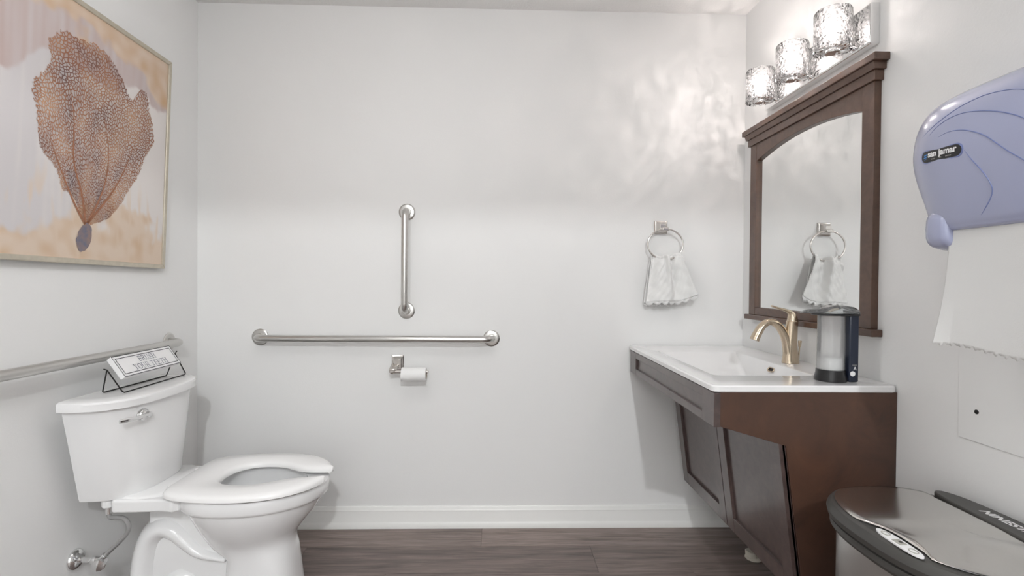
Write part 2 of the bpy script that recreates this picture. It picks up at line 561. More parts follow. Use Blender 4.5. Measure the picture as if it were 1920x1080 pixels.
lathe('paper', [(0.0215, 0), (0.031, 0), (0.0315, 0.002), (0.0315, 0.108), (0.031, 0.11), (0.0215, 0.11)], (0.950, -0.068, 0.727), (1, 0, 0), M_tissue, rl, n=40, caps=False)
lathe('core', [(0.0200, 0.0005), (0.0215, 0.0005), (0.0215, 0.1095), (0.0200, 0.1095), (0.0200, 0.0005)], (0.950, -0.068, 0.727), (1, 0, 0), M_card, rl, n=32, caps=False)

# ================================================================== TOWEL RING AND HAND TOWEL
t = thing('towel_ring', 'round satin nickel towel ring with square mount beside the mirror', 'towel ring', (2.143, 0, 1.41))
pyramid_plate('sq', 2.143, 1.410, 0.031, 0, [(1, 0), (1, 0.008), (0.86, 0.012), (0.80, 0.012), (0.45, 0.028), (0.40, 0.040)], M_nickel, t)
box('ring_clasp', 2.134, 2.164, -0.062, -0.036, 1.389, 1.405, M_nickel, t, bevel=0.003)
RC, RR, RY = (2.152, 1.327), 0.082, -0.050
tube('ring', [(RC[0] + RR * math.cos(2 * math.pi * k / 64), RY, RC[1] + RR * math.sin(2 * math.pi * k / 64) * 0.86) for k in range(64)], 0.0042, M_nickel, t, n=10, upv=(0, 1, 0), closed=True, smooth=180)

tw = thing('hand_towel', 'white terry hand towel with lace hem hanging through the towel ring', 'towel', (2.16, -0.05, 1.06))
def towel_sheet(front):
    def fn(u, v):
        # v = 0 on the ring, 1 at the hem
        topx0, topx1 = 2.086, 2.222
        botx0, botx1 = (2.062, 2.292) if front else (2.058, 2.262)
        e = v ** 1.15
        x = (topx0 + (topx1 - topx0) * u) * (1 - e) + (botx0 + (botx1 - botx0) * u) * e
        # top follows the lower arc of the ring, gathered in the middle
        ring = RC[1] - RR * 0.86 * math.sqrt(max(0.0, 1 - min(1, ((x - RC[0]) / RR)) ** 2)) if v < 0.001 else 0
        ztop = 1.262 + 0.016 * (2 * u - 1) ** 2 * (0.5 + 0.8 * u) + 0.004 * math.sin(u * 17)
        zb = 1.062 + 0.006 * math.sin(u * 4) + 0.040 * max(0, (u - 0.58) / 0.42) ** 1.4 if front else 1.056 + 0.012 * max(0, (u - .6) / .4)
        z = ztop * (1 - v) + zb * v
        fold = math.sin(u * 9.5 + 0.8 + 0.6 * v) * (0.016 - 0.004 * v) + math.sin(u * 21 + 2.0 * v) * 0.006 * (1 - 0.5 * v)
        pinch = -0.018 * math.exp(-((u - 0.50) / 0.07) ** 2) * (1 - v) ** 0.7 + 0.012 * math.exp(-((u - 0.42) / 0.05) ** 2) * (1 - v) + 0.012 * math.exp(-((u - 0.60) / 0.05) ** 2) * (1 - v)
        wr = 0.003 * math.sin(v * 26 + u * 14) * math.sin(u * 31 + v * 5)
        bulge = math.sin(min(1, v * 6) * math.pi / 2)
        y = RY + ((-0.010 - 0.012 * bulge) if front else (0.004 + 0.010 * bulge)) + (fold + pinch + wr) * (1 if front else 0.45)
        y = min(y, -0.008)
        return (x, y, z)
    return fn
ff, fb = towel_sheet(True), towel_sheet(False)
fr = grid('front_fall', ff, 60, 44, M_towel, tw, solid=0.004)
grid('back_fall', fb, 44, 32, M_towel, tw, solid=0.004)
grid('ring_fold', lambda u, v: tuple((Vector(ff(u, 0.0)) * (1 - v) + Vector(fb(u, 0.0)) * v + Vector((0, 0, 0.012 * math.sin(v * math.pi))))), 60, 8, M_towel, tw, solid=0.004)
def lace(src, n):
    def fn(u, v):
        p = Vector(src(u, 1.0))
        s = abs(math.sin(u * math.pi * n))
        return p + Vector((0.004 * (u - .5), 0.0015 * math.sin(u * 60), -v * (0.006 + 0.013 * s)))
    return fn
grid('lace_hem', lace(fb, 6), 72, 2, M_lace, tw, solid=0.0015)
grid('lace_hem', lace(ff, 7), 72, 2, M_lace, tw, solid=0.0015)

# ================================================================== VANITY MIRROR
mi = thing('vanity_mirror', 'arched mirror in a brown wood frame with stepped cornice above the sink', 'mirror', (W, -0.473, 0.99))
MY0, MY1 = -0.100, -0.846          # outer edges of the stiles
XF = W - 0.022                     # face of the frame
sw = 0.052
box('stile', XF, W, MY0 - sw, MY0, 1.012, 1.767, M_mframe, mi, bevel=0.0015)
box('stile', XF, W, MY1, MY1 + sw, 1.012, 1.767, M_mframe, mi, bevel=0.0015)
ya, yb = MY1 + sw, MY0 - sw
arch = [(XF + 0.0006, ya + (yb - ya) * k / 24, 1.692 + 0.038 * (1 - (2 * k / 24 - 1) ** 2)) for k in range(25)]
prism('top_rail', [(XF + 0.0006, ya, 1.767)] + arch + [(XF + 0.0006, yb, 1.767)], (0.021, 0, 0), M_mframe, mi, bevel=0.0012)
box('bottom_rail', XF + 0.0006, W, ya, yb, 1.012, 1.045, M_mframe, mi, bevel=0.0015)
box('sill', W - 0.034, W, MY1 - 0.020, MY0 + 0.018, 0.990, 1.012, M_mframe, mi, bevel=0.003)
box('cornice', W - 0.030, W, MY1 - 0.010, MY0 + 0.010, 1.767, 1.797, M_mframe, mi, bevel=0.0015)
cv = [(0, 1.797), (0.036, 1.797), (0.038, 1.806), (0.041, 1.813), (0.041, 1.818), (0, 1.818)]
prism('cornice', [(W - d, MY1 - 0.019, z) for d, z in cv], (0, (MY0 + 0.019) - (MY1 - 0.019), 0), M_mframe, mi, bevel=0.0008)
box('cornice', W - 0.048, W, MY1 - 0.033, MY0 + 0.033, 1.818, 1.841, M_mframe, mi, bevel=0.0025)
box('mirror_glass', W - 0.008, W - 0.004, ya - 0.01, yb + 0.01, 1.03, 1.745, M_mirror, mi)

# ================================================================== VANITY LIGHT
vl = thing('vanity_light', 'chrome bar light with three crackled glass shades above the mirror', 'wall lamp', (W, -0.535, 1.885))
PX = W - 0.032
prism('backplate', [(W, -0.235, 1.885), (PX + 0.004, -0.235, 1.885), (PX, -0.235, 1.889), (PX, -0.235, 2.006), (PX + 0.004, -0.235, 2.010), (W, -0.235, 2.010)], (0, -0.600, 0), M_chrome, vl, bevel=0.0015)
DIRS = 1.0
def pattern_light(nm, seed):  # noise in the lamp colour stands in for streaks through the crackled glass
    l = bpy.data.lights.new(nm, 'POINT')
    l.energy = VANITY_W
    l.color = (1.0, 0.935, 0.905)
    l.shadow_soft_size = 0.013
    l.use_nodes = True
    nt = l.node_tree
    em = nt.nodes['Emission']
    g = nt.nodes.new('ShaderNodeNewGeometry')
    mp = nt.nodes.new('ShaderNodeMapping')
    mp.inputs['Location'].default_value = (seed, seed * 0.7, 0)
    mp.inputs['Scale'].default_value = (3.0, 3.0, 0.8)
    nt.links.new(g.outputs['Incoming'], mp.inputs['Vector'])
    n = nt.nodes.new('ShaderNodeTexNoise')
    n.inputs['Scale'].default_value = 6.0
    n.inputs['Detail'].default_value = 4.0
    n.inputs['Distortion'].default_value = 1.4
    nt.links.new(mp.outputs[0], n.inputs['Vector'])
    r = nt.nodes.new('ShaderNodeValToRGB')
    e = r.color_ramp.elements
    e[0].position = 0.42
    e[0].color = (0.25, 0.245, 0.243, 1)
    e[1].position = 0.64
    e[1].color = (2.8, 2.62, 2.58, 1)
    k = e.new(0.52)
    k.color = (0.95, 0.92, 0.92, 1)
    nt.links.new(n.outputs['Fac'], r.inputs['Fac'])
    nt.links.new(r.outputs['Color'], em.inputs['Color'])
    sx = nt.nodes.new('ShaderNodeSeparateXYZ')      # dimming added towards the wall so it does not blow out
    nt.links.new(g.outputs['Incoming'], sx.inputs[0])
    ma = nt.nodes.new('ShaderNodeMapRange')
    ma.inputs['From Min'].default_value = DIRS * 0.1
    ma.inputs['From Max'].default_value = DIRS * 0.75
    ma.inputs['To Min'].default_value = 1.0
    ma.inputs['To Max'].default_value = 0.12
    nt.links.new(sx.outputs['X'], ma.inputs['Value'])
    nt.links.new(ma.outputs[0], em.inputs['Strength'])
    return l
for k, yy in enumerate((-0.312, -0.535, -0.757)):
    cx = W - 0.094
    sh = lathe('shade', [(0.0535, 0.0), (0.0540, 0.004), (0.0540, 0.122), (0.0515, 0.1275), (0.049, 0.128), (0.047, 0.122), (0.047, 0.006), (0.040, 0.003), (0.020, 0.003)],
               (cx, yy, 1.893), (0, 0, 1), M_crackle, vl, n=48, caps=False)
    lathe('socket', [(0.020, 0), (0.020, 0.004), (0.014, 0.006), (0.014, 0.034), (0.011, 0.036)], (cx, yy, 1.888), (0, 0, 1), M_chrome, sh, n=24)
    tube('arm', [(PX, yy, 1.905), (cx + 0.012, yy, 1.890)], 0.007, M_chrome, sh, n=10)
    lathe('bulb', [(0.010, 0), (0.012, 0.01), (0.021, 0.028), (0.0235, 0.042), (0.020, 0.056), (0.010, 0.065), (0.0005, 0.067)], (cx, yy, 1.922), (0, 0, 1), M_bulbg, sh, n=24, smooth=180)
    lathe('filament', [(0.0005, 0), (0.006, 0.005), (0.0065, 0.017), (0.0005, 0.022)], (cx, yy, 1.952), (0, 0, 1), M_fil, sh, n=12, smooth=180)
    l = pattern_light('vanity_bulb', 3.1 * k + 0.4)
    lo = bpy.data.objects.new('vanity_bulb', l)
    col.objects.link(lo)
    lo.parent = vl
    lo.location = Vector((cx, yy, 1.963)) - vl.location

# ================================================================== VANITY CABINET
vc = thing('vanity_cabinet', 'dark espresso wood vanity cabinet with slanted doors under the sink', 'cabinet', (2.29, -0.47, 0))
AX = 2.003
def dx(z):
    return 2.193 + 0.128 * (0.686 - z)
# side panels: full height at the wall, notched for knee room
def side_panel(y0, th):
    pr = [(W - 0.001, 0.215), (W - 0.001, 0.836), (AX + 0.018, 0.836), (AX + 0.018, 0.737), (dx(0.69) + 0.022, 0.681), (dx(0.24) + 0.022, 0.24), (dx(0.24) + 0.03, 0.215)]
    prism('side_panel', [(x, y0, z) for x, z in pr], (0, th, 0), M_vside, vc, bevel=0.001)
side_panel(-0.925, 0.018)
side_panel(-0.028, 0.018)
# apron: stiles, rails and a recessed panel
box('apron_stile', AX, AX + 0.019, -0.927, -0.842, 0.736, 0.834, M_vfront_sheen, vc, bevel=0.001)
box('apron_stile', AX, AX + 0.019, -0.108, -0.020, 0.736, 0.834, M_vfront_sheen, vc, bevel=0.001)
box('apron_rail', AX + 0.0004, AX + 0.019, -0.842, -0.108, 0.736, 0.762, M_vfront_sheen, vc, bevel=0.001)
box('apron_rail', AX + 0.0004, AX + 0.019, -0.842, -0.108, 0.808, 0.834, M_vfront_sheen, vc, bevel=0.001)
box('apron_panel', AX + 0.009, AX + 0.016, -0.843, -0.107, 0.760, 0.810, M_vfront_sheen, vc)
# slanted doors
def slab(name, y0, y1, z0, z1, d0, d1, par, m=M_vfront_sheen, bevel=0.001):
    pts = [(dx(z0) + d0, y0, z0), (dx(z0) + d0, y1, z0), (dx(z1) + d0, y1, z1), (dx(z1) + d0, y0, z1)]
    return prism(name, pts, (d1 - d0, 0, 0), m, par, bevel=bevel)
def door(y0, y1):
    z0, z1, s = 0.24, 0.690, 0.055
    root = slab('door', y0, y1, z0, z1, 0.010, 0.018, vc)
    slab('stile', y0, y0 + s, z0, z1, 0, 0.0195, root)
    slab('stile', y1 - s, y1, z0, z1, 0, 0.0195, root)
    slab('rail', y0 + s, y1 - s, z0, z0 + s, 0.0004, 0.0195, root)
    slab('rail', y0 + s, y1 - s, z1 - s, z1, 0.0004, 0.0195, root)
door(-0.924, -0.496)
door(-0.492, -0.055)
box('cabinet_floor', 2.30, W - 0.002, -0.906, -0.03, 0.222, 0.238, M_cabin, vc)
box('cabinet_back', 2.22, W - 0.002, -0.906, -0.03, 0.700, 0.706, M_cabin, vc)

# white plastic cap on the floor under the cabinet
t = thing('floor_cap', 'small white plastic cap on the floor under the vanity doors', 'cap', (2.46, -0.285, 0))
lathe('cap_base', [(0.034, 0.0), (0.034, 0.008), (0.030, 0.012)], (2.46, -0.285, 0.0), (0, 0, 1), M_cap, t, n=9)
lathe('cap_top', [(0.028, 0.0), (0.029, 0.016), (0.025, 0.021), (0.008, 0.023)], (2.455, -0.283, 0.010), (0, 0, 1), M_cap, t, n=8)

# ================================================================== SINK TOP
st = thing('sink_top', 'white ceramic vanity top with integral rectangular basin', 'sink', (2.27, -0.467, 0.834))
SX0, SX1, SY0, SY1, ZT = 1.998, W - 0.001, -0.930, -0.006, 0.856
def rr(x0, x1, y0, y1, r, z, n=6):
    pts = []
    for cx, cy, a0 in ((x1 - r, y1 - r, 0), (x0 + r, y1 - r, 90), (x0 + r, y0 + r, 180), (x1 - r, y0 + r, 270)):
        for k in range(n + 1):
            a = math.radians(a0 + 90 * k / n)
            pts.append((cx + r * math.cos(a), cy + r * math.sin(a), z))
    return pts
rings = [rr(2.12, 2.46, -0.75, -0.19, 0.03, 0.835), rr(SX0 + 0.006, SX1, SY0 + 0.006, SY1, 0.016, 0.835), rr(SX0, SX1, SY0, SY1, 0.020, 0.839), rr(SX0, SX1, SY0, SY1, 0.020, ZT - 0.004),
         rr(SX0 + 0.004, SX1, SY0 + 0.004, SY1, 0.018, ZT), rr(SX0 + 0.012, SX1 - 0.002, SY0 + 0.012, SY1 - 0.004, 0.016, ZT - 0.0005),
         rr(2.072, 2.412, -0.765, -0.195, 0.022, ZT - 0.001), rr(2.078, 2.407, -0.757, -0.203, 0.022, ZT - 0.004),
         rr(2.13, 2.397, -0.68, -0.28, 0.03, ZT - 0.055), rr(2.19, 2.385, -0.61, -0.36, 0.03, ZT - 0.098), rr(2.22, 2.37, -0.57, -0.43, 0.04, ZT - 0.108), rr(2.27, 2.31, -0.515, -0.475, 0.018, ZT - 0.112)]
v, f = ringmesh(rings, closed=False, caps=False)
n0 = len(rings[0])
f.append(tuple(range(len(v) - n0, len(v))))
put('basin', v, f, M_top, st, smooth=28)
lathe('drain', [(0.0, 0.004), (0.016, 0.004), (0.021, 0.001), (0.022, -0.004)], (2.29, -0.495, ZT - 0.111), (0, 0, 1), M_bronze, st, n=24)
# overflow slot with a metal ring on the back wall of the basin
ofl = [(2.4005 + 0.004 * (q[1]), -0.505 + q[0] * 0.019, 0.829 + q[1] * 0.0065) for q in [(math.copysign(abs(math.cos(a)) ** 0.5, math.cos(a)), math.copysign(abs(math.sin(a)) ** 0.7, math.sin(a))) for a in [2 * math.pi * k / 24 for k in range(24)]]]
tube('overflow_ring', ofl, 0.0025, M_bronze, st, n=8, upv=(1, 0, 0), closed=True)
prism('overflow_slot', ofl, (0.002, 0, 0), M_cabin, st)

# ================================================================== FAUCET
fc = thing('faucet', 'champagne bronze single handle faucet with arched spout on the sink', 'faucet', (2.468, -0.512, ZT))
FY = -0.512
tube('body', spline([(2.470, FY, ZT), (2.470, FY, ZT + 0.02), (2.469, FY, ZT + 0.06), (2.471, FY, ZT + 0.10), (2.474, FY, ZT + 0.152)], 6),
     [0.031, 0.0295, 0.026, 0.0225, 0.0215, 0.0205], M_bronze, fc, n=24, flat=[0.026, 0.024, 0.021, 0.020, 0.0195, 0.019], upv=(1, 0, 0))
tube('spout', spline([(2.462, FY, ZT + 0.005), (2.457, FY, ZT + 0.06), (2.444, FY, ZT + 0.105), (2.420, FY, ZT + 0.140), (2.390, FY, ZT + 0.152), (2.362, FY, ZT + 0.137), (2.342, FY, ZT + 0.105), (2.333, FY, ZT + 0.084)], 8),
     [0.018, 0.016, 0.015, 0.014, 0.0125, 0.013, 0.0145, 0.0155], M_bronze, fc, n=20, flat=[0.020, 0.018, 0.016, 0.0155, 0.0165, 0.018, 0.0195, 0.0205], upv=(0, 0, 1))
lathe('collar', [(0.0212, 0), (0.0212, 0.002), (0.0195, 0.0035)], (2.474, FY, ZT + 0.152), (0, 0, 1), M_bronze, fc, n=28)
tube('handle', spline([(2.475, FY, ZT + 0.154), (2.474, FY, ZT + 0.172), (2.466, FY, ZT + 0.187), (2.446, FY, ZT + 0.196), (2.420, FY, ZT + 0.203), (2.396, FY, ZT + 0.211)], 6),
     [0.0195, 0.0165, 0.0115, 0.0065, 0.005, 0.0045, 0.0035], M_bronze, fc, n=18, flat=[0.0195, 0.0175, 0.0145, 0.012, 0.011, 0.010, 0.008], upv=(1, 0, 0))
lathe('lift_rod', [(0.0025, 0), (0.0025, 0.058), (0.0045, 0.062), (0.0065, 0.080), (0.006, 0.083)], (2.500, FY, ZT), (0.06, 0, 1), M_bronze, fc, n=14)

# ================================================================== SOAP DISPENSER
sd = thing('soap_dispenser', 'clear and black automatic soap dispenser on the sink beside the faucet', 'soap dispenser', (2.41, -0.842, ZT))
sy, scx = -0.842, 2.398
def oval(cx, cy, rx, ry, z, n=36):
    return [(cx + rx * math.cos(2 * math.pi * k / n), cy + ry * math.sin(2 * math.pi * k / n), z) for k in range(n)]
v, f = ringmesh([oval(scx, sy, 0.044, 0.044, ZT), oval(scx, sy, 0.044, 0.044, ZT + 0.008), oval(scx, sy, 0.040, 0.041, ZT + 0.022), oval(scx, sy, 0.039, 0.040, ZT + 0.034)])
put('base', v, f, M_black, sd, smooth=40)
box('column', 2.431, 2.460, sy - 0.036, sy - 0.014, ZT, ZT + 0.205, M_navy, sd, bevel=0.004)
lathe('reservoir', [(0.0365, 0.0), (0.0365, 0.163)], (scx, sy, ZT + 0.034), (0, 0, 1), M_clear, sd, n=40, caps=False)
lathe('soap', [(0.0005, 0), (0.0345, 0), (0.0345, 0.036), (0.0005, 0.037)], (scx, sy, ZT + 0.035), (0, 0, 1), M_soap, sd, n=36)
band = [(2.462, sy - 0.038), (2.462, sy + 0.038), (2.43, sy + 0.042), (2.385, sy + 0.040), (2.345, sy + 0.018), (2.300, sy + 0.013), (2.300, sy - 0.010), (2.345, sy - 0.016), (2.385, sy - 0.040), (2.43, sy - 0.042)]
prism('head_band', [(max(x, 2.352), y if x > 2.352 else sy + (y - sy) * 1.6, ZT + 0.198) for x, y in band], (0, 0, 0.006), M_black, sd, bevel=0.002)
lidr = []
for z, k in ((0.205, 1.0), (0.216, 0.94), (0.224, 0.78), (0.228, 0.5)):
    lidr.append([(2.40 + (x - 2.40) * k, sy + (y - sy) * k, ZT + z - (0.010 if x < 2.36 else 0) * (1 if z > 0.21 else 0)) for x, y in band])
v, f = ringmesh(lidr)
put('clear_lid', v, f, M_lidclear, sd, smooth=60)
tube('hook', [(2.405, sy, ZT + 0.222), (2.418, sy, ZT + 0.226), (2.424, sy - 0.004, ZT + 0.218)], 0.0035, M_black, sd, n=8)
lathe('button', [(0.0075, 0), (0.0075, 0.0015), (0.006, 0.002)], (2.441, sy - 0.036, ZT + 0.026), (0, -1, 0), M_white, sd, n=20)
v, f = textvf('A', 0.014, (2.443, sy - 0.0362, ZT + 0.037), (1, 0, 0), (0, 0, 1), bold=0.0002, lift=0.0006)
put('mark', v, f, M_white, sd)
v, f = boxvf(2.440, 2.453, sy - 0.0370, sy - 0.0362, ZT + 0.051, ZT + 0.0525)
put('mark', v, f, M_greyp, sd)

# ================================================================== PAPER TOWEL DISPENSER
pd = thing('paper_towel_dispenser', 'translucent blue paper towel dispenser on the right wall', 'dispenser', (W, -1.36, 1.24))
PYC, PHY = -1.36, 0.262
PPROF = [(0.0, 1.592), (0.07, 1.590), (0.130, 1.577), (0.175, 1.548), (0.203, 1.500), (0.212, 1.440), (0.208, 1.385), (0.197, 1.330), (0.190, 1.300), (0.182, 1.278), (0.165, 1.266), (0.08, 1.264), (0.0, 1.264)]
PP = spline([(a, 0, b) for a, b in PPROF], 6)
def dsurf(s, t):
    """s in -1..1 (1 = far end), t in 0..1 down the profile"""
    k = t * (len(PP) - 1)
    i = min(int(k), len(PP) - 2)
    q = PP[i] * (1 - (k - i)) + PP[i + 1] * (k - i)
    d, z = q.x, q.z
    a = abs(s)
    e = (1 - a ** 3.2) ** 0.5 if a < 1 else 0.0
    low = min(1, max(0, (1.46 - z) / 0.18))
    low = low * low * (3 - 2 * low)
    hy = PHY - 0.040 * low
    zt = z - 0.030 * a ** 5 * max(0, (z - 1.44) / 0.15)
    return Vector((W - 0.002 - d * (0.03 + 0.97 * e), PYC + hy * s, zt))
NS, NT = 64, 72
V = [tuple(dsurf(-1 + 2 * i / NS, j / NT)) for j in range(NT + 1) for i in range(NS + 1)]
F = [(j * (NS + 1) + i, j * (NS + 1) + i + 1, (j + 1) * (NS + 1) + i + 1, (j + 1) * (NS + 1) + i) for j in range(NT) for i in range(NS)]
cov = put('cover', V, F, M_disp, pd, smooth=180)
def dlift(s, t, h):
    p = dsurf(s, t)
    a = dsurf(s + 0.004, t) - dsurf(s - 0.004, t)
    b = dsurf(s, t + 0.004) - dsurf(s, t - 0.004)
    n = a.cross(b).normalized()
    if n.x > 0:
        n = -n
    return p + n * h
for pts in ([(0.058, 0.442), (0.0, 0.479), (-0.092, 0.529), (-0.133, 0.567), (-0.117, 0.60), (-0.05, 0.658), (0.008, 0.704)],
            [(0.308, 0.379), (0.20, 0.374), (0.075, 0.383), (-0.05, 0.404), (-0.142, 0.429), (-0.275, 0.479), (-0.383, 0.515), (-0.5, 0.56)],
            [(0.517, 0.358), (0.425, 0.342), (0.35, 0.329), (0.25, 0.312), (0.167, 0.300), (0.058, 0.292), (-0.05, 0.292), (-0.2, 0.304), (-0.333, 0.325), (-0.5, 0.37)],
            [(0.417, 0.362), (0.333, 0.342), (0.208, 0.329), (0.058, 0.333), (-0.15, 0.358), (-0.292, 0.383), (-0.375, 0.404), (-0.5, 0.44)]):
    q = spline([(a, b, 0) for a, b in pts], 6)
    tube('moulded_line', [dlift(v_.x, v_.y, 0.0001) for v_ in q], [0.0002, 0.0010, 0.0011, 0.0011, 0.0010, 0.0002], M_groove, cov, n=6, upv=(1, 0, 0))
def bmap(bx, by, h):
    return dlift(0.282 - 0.205 * bx, 0.4325 + 0.005 * bx - 0.0185 * by, h)
def badge(name, sc, h, m, par):
    pts = []
    for cx_, a0 in ((0.74, -90), (-0.74, 90)):
        for k in range(13):
            a = math.radians(a0 + 180 * k / 12)
            pts.append((cx_ + 0.26 * math.cos(a), math.sin(a)))
    V, F = [], []
    N = len(pts)
    rings_ = []
    for kk in (1.0, 0.75, 0.5, 0.25):
        rings_.append([bmap(x * (1 - (1 - sc) * .35) * (0.74 * kk + 0.26 * kk), y * sc * kk, h) for x, y in pts])
    rings_.insert(0, [bmap(x * (1 - (1 - sc) * .35), y * sc, 0.0) for x, y in pts])
    v, f = ringmesh(rings_, caps=False)
    f.append(tuple(range(len(v) - N, len(v))))
    return put(name, v, f, m, par, smooth=40)
bz = badge('badge_rim', 1.18, 0.0010, M_groove, cov)
badge('badge', 1.0, 0.0016, M_black, bz)
def btext(s_, size, x0, y0, m, bold=0.0):
    V, F = textvf(s_, size, (0, 0, 0), (1, 0, 0), (0, 1, 0), bold=bold, lift=0)
    put('lettering', [bmap(x0 + x * 1.0, y0 + y * 3.9, 0.0021) for x, y, z in V], F, m, bz)
btext('san jamar', 0.365, -0.60, -0.12, M_white, bold=0.014)
btext('smart', 0.085, -0.42, -0.66, M_greyp, bold=0.002)
btext('safe', 0.085, -0.02, -0.66, M_greyp, bold=0.002)
btext('sanitary', 0.085, 0.30, -0.66, M_greyp, bold=0.002)
for y0, y1, x0, x1 in ((0.15, 0.5, -0.82, -0.64), (-0.25, 0.08, -0.86, -0.66), (-0.5, -0.32, -0.84, -0.68)):
    put('logo', [bmap(x0, y0, 0.0021), bmap(x1, y0 + 0.12, 0.0021), bmap(x1, y1, 0.0021), bmap(x0, y1 - 0.12, 0.0021)], [(0, 1, 2, 3)], M_blue, bz)
# cheek at the foot of the cover, dark chute
ck = []
for yv, k in ((-1.212, 0.55), (-1.215, 0.8), (-1.222, 0.95), (-1.235, 1.0), (-1.262, 1.0), (-1.272, 0.96), (-1.276, 0.86)):
    c0 = Vector((2.42, yv, 1.268))
    ring = []
    for a in [2 * math.pi * j / 28 for j in range(28)]:
        c_, s_ = math.cos(a), math.sin(a)
        x = 2.44 + 0.088 * k * math.copysign(abs(c_) ** 0.55, c_)
        z = 1.274 + 0.050 * k * math.copysign(abs(s_) ** 0.6, s_) - (0.012 if c_ < -0.2 and s_ < 0 else 0) * 0
        ring.append((x, yv, z))
    ck.append(ring)
v, f = ringmesh(ck)
put('cheek', v, f, M_disp, pd, smooth=60)
box('chute', 2.405, W - 0.01, -1.50, -1.262, 1.236, 1.268, M_black, pd, bevel=0.003)

# paper sheet hanging out of the dispenser
def sheet(u, v):
    z0, z1 = 1.288, 1.014
    jag = (0.006 * math.sin(u * 5.0 + 0.6) + 0.0022 * math.sin(u * 71) + 0.0016 * math.sin(u * 133 + 1)) if v > 0.995 else 0.006 * math.sin(u * 5.0 + 0.6) * v
    z = z0 + (z1 - z0) * v + jag
    x = 2.372 - 0.014 * v ** 1.3 + 0.004 * math.sin(v * 5 + u * 3) * v - 0.010 * max(0, 0.15 - u) / 0.15 * v ** 4
    y = -1.268 - 0.203 * u + 0.010 * v * (1 - u) - 0.020 * max(0, 1 - v / 0.13) * (1 - u)
    return (x, y, z)
ps = grid('paper_towel', sheet, 90, 40, M_paper, base=(2.37, -1.37, 1.014), solid=0.0004)
tag(ps, 'white paper towel sheet with torn edge hanging from the blue dispenser', 'paper towel')

# painted access panel on the right wall
ap = thing('access_panel', 'flat wall panel painted like the wall with one dark screw below the dispenser', 'panel', (W, -1.30, 0.77))
box('panel_plate', W - 0.0035, W, -1.49, -1.119, 0.770, 1.14, M_wallpanel, ap, bevel=0.0008)
lathe('screw', [(0.0055, 0), (0.0055, 0.001), (0.003, 0.0022)], (W - 0.0035, -1.168, 0.843), (-1, 0, 0), M_black, ap, n=14)

# ================================================================== TRASH CAN
TX, TY, TZ = 2.345, -1.285, 0.625
tc_ = thing('trash_can', 'oval stainless steel sensor trash can with charcoal rim against the right wall', 'trash can', (TX, TY, 0))
def sell(rx, ry, z, n=72, e=2.5, cx=TX, cy=TY):
    out = []
    for k in range(n):
        a = 2 * math.pi * k / n
        c, s = math.cos(a), math.sin(a)
        out.append((cx + rx * math.copysign(abs(c) ** (2 / e), c), cy + ry * math.copysign(abs(s) ** (2 / e), s), z))
    return out
v, f = ringmesh([sell(0.160, 0.205, 0.012), sell(0.160, 0.205, 0.585)])
put('body', v, f, M_can, tc_, smooth=40)
v, f = ringmesh([sell(0.163, 0.208, 0.0), sell(0.163, 0.208, 0.02), sell(0.160, 0.205, 0.024)])
put('foot_ring', v, f, M_dark, tc_, smooth=40)
v, f = ringmesh([sell(0.168, 0.214, 0.562), sell(0.173, 0.219, 0.570), sell(0.173, 0.219, 0.584), sell(0.169, 0.215, 0.586), sell(0.169, 0.215, 0.589), sell(0.177, 0.223, 0.591), sell(0.180, 0.226, 0.604), sell(0.178, 0.224, 0.612), sell(0.172, 0.218, 0.621), sell(0.164, 0.210, 0.625), sell(0.130, 0.176, 0.6255)])
put('rim', v, f, M_dark, tc_, smooth=25)
def sm0(a, b, x):
    t_ = min(1, max(0, (x - a) / (b - a)))
    return t_ * t_ * (3 - 2 * t_)
def lid_out(k, n=120):
    a = 2 * math.pi * k / n
    c, s = math.cos(a), math.sin(a)
    x = 0.164 * math.copysign(abs(c) ** 0.8, c)
    y = 0.209 * math.copysign(abs(s) ** 0.8, s)
    if x < 0:                                   # bay for the control panel
        d = (y + 0.075) / 0.085
        x = max(x, -0.164 + 0.033 * math.exp(-d ** 4))
    if x > 0:                                   # straight edge along the hinge bar
        x = min(x, 0.112 - 0.02 * max(0, 0.14 - y))
    return x, y
rings = []
for q in (1.0, 0.985, 0.9, 0.75, 0.55, 0.35, 0.15, 0.02):
    ring = []
    for k in range(120):
        x, y = lid_out(k)
        x, y = x * q, y * q
        z = 0.6262 + (0.0 if q == 1.0 else 0.0016) + 0.008 * max(0, 1 - (x / 0.17) ** 2) * max(0, 1 - (y / 0.215) ** 2) + 0.0050 * math.sin(y * 46 + x * 12) * sm0(0.02, -0.06, y) * (1 - q ** 4)
        ring.append((TX + x, TY + y, z))
    rings.append(ring)
v, f = ringmesh(rings)
put('lid', v, f, M_lid, tc_, smooth=60)
hb = [(0.172, -0.13), (0.176, 0.0), (0.170, 0.10), (0.155, 0.150), (0.140, 0.162), (0.128, 0.158), (0.120, 0.142), (0.114, 0.10), (0.106, -0.02), (0.100, -0.16), (0.110, -0.185), (0.150, -0.18)]
hbp = spline([(TX + x, TY + y, 0.6235) for x, y in hb], 4, closed=True)
hi = prism('hinge_bar', hbp, (0, 0, 0.0120), M_dark, tc_, bevel=0.004, seg=3)
v, f = textvf('NINESTARS', 0.027, (TX + 0.135, TY + 0.050, 0.6355), (0, -1, 0), (1, 0, 0), bold=0.0011, shear=0.2, lift=0.0004, spacing=1.05)
put('lettering', v, f, M_white, hi)
